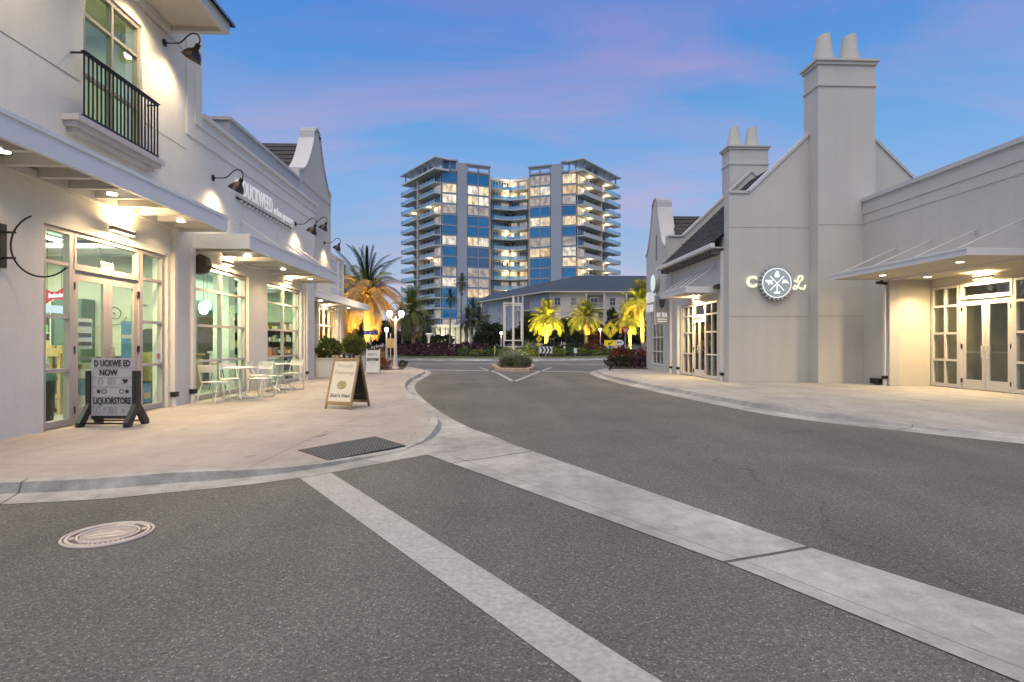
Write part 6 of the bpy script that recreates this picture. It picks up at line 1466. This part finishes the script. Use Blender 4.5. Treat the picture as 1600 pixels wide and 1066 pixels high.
    y = 36.5; q = onY(579, 520, y); x, z0 = q.x, q.z; t = thing('street_name_sign', 'blue street-name blade on a grey post by the tall palm', 'street sign', (x, y, 0))
    m = MB(); m.box(x-.46, x+.46, y-.02, y+.02, z0-.13, z0+.13); m.build('blade', mat('sign_blue', (.02,.03,.20), .45), t)
    glyphs(t, frame_mat((x-.05, y-.0215, z0), (1,0,0), (0,0,1)), .70, .13, 9, mat('sign_paleblue', (.35,.42,.70), .5), 21)
    m = MB(); m.tube([(x,y,0),(x,y,z0+.18)], .035, 8); m.build('post', ALU, t)
    q = onG(613, 577, .1); x, y = q.x, q.y; t = thing('back_facing_sign', 'slim post with the tan back of a road sign beside the twin lamp', 'road sign', (x-.12, y+.2, .1))
    m = MB(); m.tube([(x-.12,y+.2,.1),(x-.12,y+.2,1.9)], .028, 8); m.build('post', ALU, t)
    m = MB(); m.box(x-.30, x+.04, y+.235, y+.245, 1.15, 1.62); m.build('panel', mat('sign_back', (.45,.28,.06), .5), t)
    for px, y, w, h, lab in ((882, 49, .16, .55, 'small white utility marker in the roundabout bed'), (899, 48.5, .26, .40, 'small white real-estate board in the roundabout bed'), (773, 48, .1, .6, 'pale green marker post left of the sign base')):
        q = onY(px, 548, y); t = thing('marker_post', lab, 'marker', (q.x, y, .3))
        m = MB(); m.box(-w/2, w/2, -.02, .02, .25, .25+h); m.build('panel', SW if px > 800 else YG2, t, local=True); m = MB(); m.box(-.02, .02, -.015, .015, 0, .26); m.build('stake', ALU, t, local=True)
road_signs()
def frame_sign():
    y = 49.5; a = onY(785, 473, y); b = onY(819, 541, y); c = onY(802, 463, y); base = onY(802, 556, y); t = thing('frame_sculpture', 'white double rectangular frame on a central post at the roundabout', 'sculpture', (c.x, y, .3))
    W = mat('frame_white', (.74,.69,.62), .45, var=.04); th = .10
    def ring(x0, x1, z0, z1, yo, d, nm, rot):
        M_ = Matrix.Translation((c.x, y, 0)) @ Matrix.Rotation(rot, 4, 'Z') @ Matrix.Translation((-c.x, -y, 0)); m = MB()
        m.box(x0, x0+th, yo-d, yo+d, z0, z1, M_); m.box(x1-th, x1, yo-d, yo+d, z0, z1, M_); m.box(x0+th, x1-th, yo-d, yo+d, z0, z0+th, M_); m.box(x0+th, x1-th, yo-d, yo+d, z1-th, z1, M_); m.build(nm, W, t)
    ring(a.x, b.x, b.z-.1, a.z, y, .06, 'outer_frame', R(22)); i0 = onY(788.5, 476, y); i1 = onY(815.5, 533, y); ring(i0.x, i1.x, i1.z, i0.z, y, .05, 'inner_frame', R(-8))
    m = MB(); m.lathe([(.11,.3),(.10,c.z-.3),(.06,c.z),(0,c.z+.05)], 14, Matrix.Translation((c.x, y, 0))); m.build('post', W, t, True)
    m = MB(); m.box(c.x-.75, c.x+.62, y-.4, y+.5, .2, .80); m.build('plinth', mat('plinth_tan', (.46,.36,.28), .8, var=.1), t)
    m = MB(); m.box(c.x-.80, c.x+.67, y-.45, y+.55, .80, .86); m.build('plinth_cap', mat('plinth_tan', (.46,.36,.28), .8), t)
    q = onY(814.5, 554, 47.6); t2 = thing('bed_floodlight', 'bright bed floodlight at the foot of the white frame', 'floodlight', (q.x, 47.6, .3))
    m = MB(); m.tube([(0,0,0),(0,0,.12)], .02, 6); m.build('stake', BLACK, t2, local=True); z = q.z-.3
    m = MB(); m.lathe([(0,-.11),(.09,-.08),(.12,0),(.09,.08),(0,.11)], 14, Matrix.Translation((0,0,z))); m.build('lens', emit('flood_glow', (1,.80,.40), 30), t2, True, True)
    m = MB(); m.box(-.11,.11,.08,.2,z-.1,z+.1); m.build('housing', BLACK, t2, local=True); m = MB(); m.box(-.02,.02,.1,.14,.1,z); m.build('stem', BLACK, t2, local=True)
    light('bed_flood', 'POINT', (q.x, 47.3, q.z+.05), 160, (1,.72,.25), size=.1)
frame_sign()

# ================================================================ APARTMENT BLOCK AND TOWER
LIT = {}
def lit_glass(name, col, s, curtain=True):
    """lit room behind glass: warm emission broken by curtain folds and furniture blotches, with a glossy pane"""
    if name in MATS: return MATS[name]
    m = bpy.data.materials.new(name); m.use_nodes = True; nt = m.node_tree; b = nt.nodes['Principled BSDF']
    b.inputs['Base Color'].default_value = (.05,.06,.08,1); b.inputs['Roughness'].default_value = .08
    geo = N(nt, 'ShaderNodeNewGeometry'); mp = N(nt, 'ShaderNodeMapping'); mp.inputs['Scale'].default_value = (.75,.75,.55); nt.links.new(geo.outputs['Position'], mp.inputs[0])
    n = N(nt, 'ShaderNodeTexNoise'); n.inputs['Scale'].default_value = 1.0; n.inputs['Detail'].default_value = 3; nt.links.new(mp.outputs[0], n.inputs['Vector'])
    r = N(nt, 'ShaderNodeMapRange'); r.inputs[1].default_value = .35; r.inputs[2].default_value = .65; r.inputs[3].default_value = s*.5; r.inputs[4].default_value = s*1.3; nt.links.new(n.outputs[0], r.inputs[0])
    b.inputs['Emission Color'].default_value = (*col, 1); nt.links.new(r.outputs[0], b.inputs['Emission Strength']); MATS[name] = m; return m
GB = mat('tower_glass_blue', (.006,.17,.40), .06, var=.25, vscale=.09, metal=.0, spec=.9); GD = mat('tower_glass_dim', (.05,.13,.27), .08, var=.3, vscale=.2, spec=.9); GN = mat('window_dark', (.02,.03,.05), .08, var=.3, spec=.8)
TFR = mat('tower_frame', (.20,.27,.40), .5, var=.03); GLW2 = lit_glass('tower_lit_amber', (1,.66,.34), .8); GLW3 = lit_glass('tower_lit_pale', (1,.88,.70), .9); GLW = lit_glass('tower_lit_warm', (1,.76,.46), .95); GLD = lit_glass('tower_lit_dim', (.95,.80,.66), .42); GLY = lit_glass('tower_lit_yellow', (1,.70,.30), 1.0)
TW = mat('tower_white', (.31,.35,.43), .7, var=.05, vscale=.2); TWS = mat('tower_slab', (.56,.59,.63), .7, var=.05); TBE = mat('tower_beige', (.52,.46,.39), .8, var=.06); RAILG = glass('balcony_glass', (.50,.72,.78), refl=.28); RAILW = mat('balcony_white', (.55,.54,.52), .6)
def wall_frame(A, B):
    """(u along the wall in metres, z, w outward) -> world for the wall from A to B"""
    A = Vector((A[0], A[1], 0)); B = Vector((B[0], B[1], 0)); d = (B-A); L = d.length; d.normalize(); n = Vector((d.y, -d.x, 0))
    return (lambda u, v, w: tuple(A+d*u+n*w+Vector((0,0,v)))), L
def obox(m, fn, u0, u1, v0, v1, w0, w1):
    P = [fn(u, v, w) for w in (w0, w1) for v in (v0, v1) for u in (u0, u1)]; b = len(m.v); m.v += P
    for q in ((0,1,3,2),(4,5,7,6),(0,1,5,4),(2,3,7,6),(0,2,6,4),(1,3,7,5)): m.f.append(tuple(b+i for i in q)); m.mi.append(m.cur)
def far_window(parent, fn, u0, u1, v0, v1, gm, cols=1, rows=1, w=.0, fm=None, fwid=.12, name='window'):
    f = MB(); e = fwid
    obox(f, fn, u0, u1, v0, v0+e, w-.05, w+.10); obox(f, fn, u0, u1, v1-e, v1, w-.05, w+.10); obox(f, fn, u0, u0+e, v0+e, v1-e, w-.05, w+.10); obox(f, fn, u1-e, u1, v0+e, v1-e, w-.05, w+.10)
    for i in range(1, cols): u = u0+(u1-u0)*i/cols; obox(f, fn, u-e*.3, u+e*.3, v0+e, v1-e, w-.04, w+.07)
    for i in range(1, rows): v = v0+(v1-v0)*i/rows; obox(f, fn, u0+e, u1-e, v-e*.3, v+e*.3, w-.04, w+.06)
    o = f.build(name, fm or TWS, parent); p = MB(); p.quad(fn(u0+e*.5,v0+e*.5,w+.02), fn(u1-e*.5,v0+e*.5,w+.02), fn(u1-e*.5,v1-e*.5,w+.02), fn(u0+e*.5,v1-e*.5,w+.02)); p.build('pane', gm, o)
def tower():
    g = lambda px, Y: (onY(px, 500, Y).x, Y)
    t = thing('glass_tower', 'tall blue-glass condominium tower with two winged halves and lit windows', 'building', (7, 200, 0))
    P0, P1, P2, P3, P4 = g(643,209), g(690,190), g(714,191.3), g(729,192.2), g(765,195)
    Rl, Rc, Rr_ = g(767,199), g(797,202), g(826,199)
    P6, P7, P8, P9, P10 = g(827,195), g(861,192.2), g(878,191.3), g(901,190), g(953,209)
    Z = [58.1]+[54.3-3.44*k for k in range(16)]               # storey lines from the roof down
    out = [P0,P1,P2,P3,P4,Rl,Rc,Rr_,P6,P7,P8,P9,P10,(P10[0]-3,228),(P0[0]+3,228)]
    cen = Vector((7.2, 214, 0)); ins = [(x+(cen.x-x)*.02, y+(.7 if y < 226 else -.7)) for x, y in out]
    m = MB(); m.prism(ins, lambda u, v, w: (u, v, w), 0, 58.0); m.build('core', TBE, t)
    # storey slabs follow the outline
    for k, z in enumerate(Z):
        s = MB(); s.prism(out, lambda u, v, w: (u, v, w), z-.32, z); s.build('floor_slab', TWS, t)
    bays = [('A', P1, P2, 'bbw wdbb wbbd dbbb'.replace(' ', '')), ]
    pat = {'A': 'bwwlbbwbbdwbbbld', 'B': 'bwwlbbwdddlwbbdl', 'C': 'dwlbwblwbbbbbbdd', 'D': 'wwlbwblwwbbbbbdd'}
    mm = dict(b=GB, w=GLW, d=GD, n=GN, y=GLY, l=GLD)
    for key, A, B, cols in (('A', P1, P2, 1), ('B', P3, P4, 2), ('C', P6, P7, 2), ('D', P8, P9, 1)):
        fn, L = wall_frame(A, B)
        for k in range(16):
            z1, z0 = Z[k]-.34, Z[k+1]+.02; ch = pat[key][k]
            for c_ in range(cols):
                u0, u1 = L*(.03+.94*c_/cols), L*(.03+.94*(c_+1)/cols); gm = mm[ch] if ch != 'w' else (GLW, GLW2, GLW, GLW3)[(k*5+c_*3+ord(key)) % 4]
                if ch == 'd' and (k*7+c_*3) % 3 == 0: gm = GLD
                far_window(t, fn, u0, u1, z0, z1, gm, 3 if ch in 'wd' and cols == 1 else 2 if ch in 'wd' else 1, 1, w=.08, fm=TFR, fwid=.15)
    for A, B in ((P2, P3), (P7, P8)):                           # white piers
        fn, L = wall_frame(A, B); m = MB(); obox(m, fn, .0, L, 0, 61.0, -1, .6); m.build('pier', TW, t)
        for side in (.25,):
            for k in range(16): pass
    # concave middle: balconies with doors
    rp = 'wwlnlwnwwylwnnll'
    for si, (A, B) in enumerate(((Rl, Rc), (Rc, Rr_))):
        fn, L = wall_frame(A, B)
        for k in range(16):
            z1, z0 = Z[k]-.34, Z[k+1]+.02; c_ = rp[k]
            far_window(t, fn, L*.06, L*.40, z0, z1-.25, mm['b'] if (k+si) % 3 == 0 else (mm[c_] if si else GD), 2, fwid=.15, name='balcony_door')
            far_window(t, fn, L*.52, L*.94, z0, z1-.25, mm[c_] if (k+si) % 4 else mm['n'], 3, fwid=.15, name='balcony_door')
            r_ = MB(); obox(r_, fn, 0, L, Z[k+1], Z[k+1]+1.05, 2.5, 2.58); r_.build('balcony_rail', RAILG, t)
            s = MB(); obox(s, fn, 0, L, Z[k+1]-.30, Z[k+1]+.012, 0, 2.7); s.build('balcony_slab', TWS, t)
            if c_ in 'wy' and si == 0:
                p = fn(L*.8, z0+2.3, 1.4); light('balcony_light', 'POINT', p, 420, (1,.76,.42), size=.3)
    # angled outer sides: stacked balconies
    for nm, A, B, rm, litf in (('l', P0, P1, RAILG, (3, 8)), ('r', P9, P10, RAILW, (0, 1, 3, 4, 8, 9))):
        fn, L = wall_frame(A, B); near = (lambda u: L-u) if nm == 'l' else (lambda u: u)
        for k in range(16):
            z1, z0 = Z[k]-.34, Z[k+1]+.02; lf = k in litf
            def W(a, b, gm, c_, nme='window'):
                u0, u1 = sorted((near(a*L), near(b*L))); far_window(t, fn, u0, u1, z0, z1-.2, gm, c_, fwid=.15, name=nme)
            W(.02, .22, GLW if lf else (GLD if k % 3 == 1 else GD), 3); W(.34, .46, GN, 1, 'balcony_door'); W(.66, .80, GLD if lf else GN, 2)
            for a, b, dep, ew in ((.03, .58, 2.3, 0), (.60, 1.10, 3.2, 1)):
                u0, u1 = sorted((near(a*L), near(b*L)))
                s = MB(); obox(s, fn, u0, u1, Z[k+1]-.34, Z[k+1]+.014, 0, dep); sl = s.build('balcony_slab', TWS, t)
                r_ = MB(); obox(r_, fn, u0, u1, Z[k+1]+.02, Z[k+1]+1.1, dep-.10, dep-.03); e0 = near(b*L); obox(r_, fn, min(e0, e0+.07), max(e0, e0+.07), Z[k+1]+.02, Z[k+1]+1.1, .1, dep-.1); r_.build('balcony_rail', rm if ew == 0 else RAILG, sl)
            if lf:
                for a in (.28, .8) if nm == 'r' or k == 3 else (.28,): light('balcony_light', 'POINT', fn(near(a*L), z1-.5, 1.2), 260, (1,.76,.42), size=.3)
        f = MB(); obox(f, fn, near(.585*L)-.35, near(.585*L)+.35, 0, 57.8, 0, 2.4 if nm == 'l' else 1.9); f.build('fin_wall', TBE if nm == 'r' else TBE, t)
        s = MB(); obox(s, fn, -1.5 if nm == 'l' else -1.5, L+1.5, 57.75, 58.35, -2, 3.3); s.build('roof_slab', TWS, t)
        s = MB(); obox(s, fn, -2.2, L+2.2, 61.25, 61.6, -2.5, 3.6); s.build('roof_canopy', TWS, t)
        for a in (.03, .25, .42, .62, .80, .97):
            c_ = MB(); obox(c_, fn, a*L-.2, a*L+.2, 58.3, 61.2, 2.4, 2.8); c_.build('roof_post', TW, t)
        s = MB(); obox(s, fn, L*.3, L*.62, 58.3, 61.2, -2, .2); s.build('roof_house', TW, t)
    # roof frames over the front bays
    for A, B, solid in ((P1, P2, 1), (P3, P4, 0), (P6, P7, 0), (P8, P9, 0)):
        fn, L = wall_frame(A, B); m = MB(); top = 61.4 if (A, B) in ((P1, P2), (P8, P9)) else 60.6
        obox(m, fn, -.3, L+.3, top, top+.45, -2.5, .8); obox(m, fn, 0, .5, 58.1, top, 0, .5); obox(m, fn, L-.5, L, 58.1, top, 0, .5); obox(m, fn, L/2-.25, L/2+.25, 58.1, top, 0, .4); obox(m, fn, .5, L-.5, 58.1, 58.7, 0, .4); m.build('roof_frame', TW, t)
        if solid: m = MB(); obox(m, fn, .5, L-.5, 58.7, top, -.4, .0); m.build('roof_screen', GD, t)
    m = MB(); m.prism([(x, y) for x, y in (Rl, Rc, Rr_, (Rr_[0], 222), (Rl[0], 222))], lambda u, v, w: (u, v, w), 58.1, 58.7); m.build('middle_roof', TWS, t)
    # lit lobby on the left foot
    fn, L = wall_frame(g(672,186), g(735,187)); m = MB(); obox(m, fn, 0, L, 6.6, 7.3, -6, .8); m.build('lobby_canopy', TWS, t)
    LB = lit_glass('lobby_lit', (1,.80,.30), .75)
    for i in range(8): far_window(t, fn, L*i/8+.2, L*(i+1)/8-.2, .4, 6.6, LB if i not in (0, 3) else GN, 2, fwid=.3, name='lobby_window')
    light('lobby_light', 'POINT', (fn(L*.35, 4, 4)), 1200, (1,.85,.4), size=.5)
tower()

def apartments():
    t = thing('apartment_block', 'cream low-rise apartment block with a dark hip roof', 'building', (17, 112, 0))
    A = (onY(747,500,134).x, 134); B = (onY(858,500,105).x, 105); C_ = (onY(1075,500,105).x, 105)
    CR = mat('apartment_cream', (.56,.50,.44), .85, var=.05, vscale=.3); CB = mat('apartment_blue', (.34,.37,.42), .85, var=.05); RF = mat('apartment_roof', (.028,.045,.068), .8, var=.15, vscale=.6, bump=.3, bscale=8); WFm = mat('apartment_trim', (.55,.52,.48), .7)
    H = 10.6
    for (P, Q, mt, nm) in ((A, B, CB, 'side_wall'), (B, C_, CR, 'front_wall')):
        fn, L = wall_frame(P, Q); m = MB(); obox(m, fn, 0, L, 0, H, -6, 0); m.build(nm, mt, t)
        s = MB(); obox(s, fn, 0, L, 7.0, 7.12, 0, .04); s.build('belt_course', mt, t)
    # roof: eave loop to ridge
    e = .9; a = (A[0]-e*1.2, A[1]-e*.2); b = (B[0]-e*.8, B[1]-e); c = (C_[0], C_[1]-e); d = (C_[0], 132); f_ = (A[0]+6, 150)
    r0 = (onY(770,500,142).x, 142, 13.6); r1 = (onY(905,500,119).x, 119, 15.4); r2 = (C_[0], 119, 15.4)
    m = MB(); z = H+.25
    m.quad((*b,z),(*c,z),r2,r1); m.quad((*a,z),(*b,z),r1,r0); m.quad((*d,z),r2,r1,r0,(*f_,z)); m.quad((*a,z),r0,(*f_,z)); m.build('roof', RF, t)
    m = MB(); m.prism([a, b, c, d, f_], lambda u, v, w: (u, v, w), H+.02, H+.24); m.build('eave', WFm, t)
    # front windows and balconies
    fn, L = wall_frame(B, C_); U = lambda px: onY(px, 500, 105).x-B[0]
    WL = lit_glass('flat_lit', (1,.82,.55), .8); WY = lit_glass('flat_yellow', (1,.70,.15), .9)
    for fl, zc in enumerate((9.0, 6.15, 3.3)):
        for px, w, gm in ((849+22, 1.15, GN), (870, 0, None), (896, 1.0, mat('shutter', (.22,.22,.23), .7)), (957, 1.15, GN)):
            if gm is None: continue
            g_ = WL if (px, fl) == (871, 1) else WY if (px == 957 and fl == 1) else gm
            far_window(t, fn, U(px)-w/2, U(px)+w/2, zc-.75, zc+.75, g_, 2 if w > 1.1 else 1, 2, w=.02, fm=WFm, fwid=.09)
        for px0, px1 in ((914, 942), (976, 1008)):
            rc = MB(); obox(rc, fn, U(px0), U(px1), zc-1.3, zc+1.15, .02, .05); rc.build('balcony_shade_panel', mat('balcony_shade', (.20,.17,.15), .9), t)  # flat dark panel: shade of a recessed balcony put in as colour
            far_window(t, fn, U(px0)+.9, U(px1)-.9, zc-1.2, zc+.75, (WL if (fl == 1) == (px0 < 950) else GN), 2, w=.08, fm=WFm, fwid=.1, name='balcony_door')
            s = MB(); obox(s, fn, U(px0)-.2, U(px1)+.2, zc-1.45, zc-1.25, 0, 1.5); sl = s.build('balcony_slab', WFm, t)
            for rr in (zc-.35, zc-1.1):
                r_ = MB(); obox(r_, fn, U(px0)-.1, U(px1)+.1, rr-.03, rr+.03, 1.40, 1.46); r_.build('guard_bar', WFm, sl)
            for i in range(15):
                q = MB(); u = U(px0)-.1+(U(px1)-U(px0)+.2)*i/14; obox(q, fn, u-.02, u+.02, zc-1.25, zc-.35, 1.41, 1.45); q.build('baluster', WFm, sl)
            for px in (px0, px1):
                c_ = MB(); obox(c_, fn, U(px)-.12, U(px)+.12, zc-1.25, zc+1.4, 1.2, 1.45); c_.build('balcony_post', WFm, sl)
    # side windows, balcony stack at its far end
    fn, L = wall_frame(A, B)
    for fl, zc in enumerate((9.0, 6.15, 3.3)):
        for f0, g_ in ((.36, GD), (.46, GD), (.93, WL if fl == 0 else GN)): far_window(t, fn, L*f0-.6, L*f0+.6, zc-.75, zc+.75, g_, 2, 2, w=.02, fm=WFm, fwid=.09)
        for u0, u1 in ((.01*L, .20*L), (.68*L, .80*L)):
            s = MB(); obox(s, fn, u0, u1, zc-1.5, zc-1.28, 0, 2.2); sl = s.build('balcony_slab', WFm, t)
            far_window(t, fn, u0+.6, u1-.6, zc-1.2, zc+.8, GD if u0 < 1 else GN, 3, w=.03, fm=WFm, fwid=.1, name='balcony_door')
            for u in (u0+.1, (u0+u1)/2, u1-.1): c_ = MB(); obox(c_, fn, u-.14, u+.14, zc-1.28, zc+1.3, 1.85, 2.13); c_.build('balcony_post', WFm, sl)
            r_ = MB(); obox(r_, fn, u0, u1, zc-.42, zc-.34, 2.0, 2.08); r_.build('rail', WFm, sl)
    # low gatehouse hut far left and wall strip
    q = onY(628, 540, 150); h = thing('far_house', 'small blue-grey house with hip roof at the end of the left vista', 'house', (q.x, 150, 0))
    m = MB(); m.box(-4.5, 4.5, 0, 6, 0, 2.6); m.build('wall', mat('far_blue', (.10,.16,.24), .8), h, local=True); m = MB(); m.quad((-5,-.5,2.6),(5,-.5,2.6),(2.5,3,4.6),(-2.5,3,4.6)); m.quad((5,-.5,2.6),(5,6.5,2.6),(2.5,3,4.6)); m.quad((-5,-.5,2.6),(-5,6.5,2.6),(-2.5,3,4.6)); m.quad((-5,6.5,2.6),(5,6.5,2.6),(2.5,3,4.6),(-2.5,3,4.6)); m.build('roof', RF, h, local=True)
    for x in (-2.5, 0, 2.5): m = MB(); m.box(x-.5, x+.5, -.06, -.01, .9, 2.1); m.build('window', WFm, h, local=True)
    # white low building behind the left palms
    q = onY(548, 540, 85); h = thing('white_house', 'low white house glimpsed behind the left palms', 'house', (q.x, 85, 0))
    m = MB(); m.box(-8, 5, 0, 8, 0, 3.4); m.build('wall', mat('far_white', (.45,.44,.43), .8), h, local=True); m = MB(); m.quad((-8.6,-.6,3.4),(5.6,-.6,3.4),(3,4,5.6),(-6,4,5.6)); m.quad((5.6,-.6,3.4),(5.6,8.6,3.4),(3,4,5.6)); m.quad((-8.6,-.6,3.4),(-8.6,8.6,3.4),(-6,4,5.6)); m.build('roof', mat('far_roof_pale', (.40,.38,.36), .8), h, local=True)
    for x in (-4, -1.5, 1, 3): m = MB(); m.box(x-.6, x+.6, -.06, -.01, .9, 2.4); m.build('window', GN, h, local=True)
apartments()
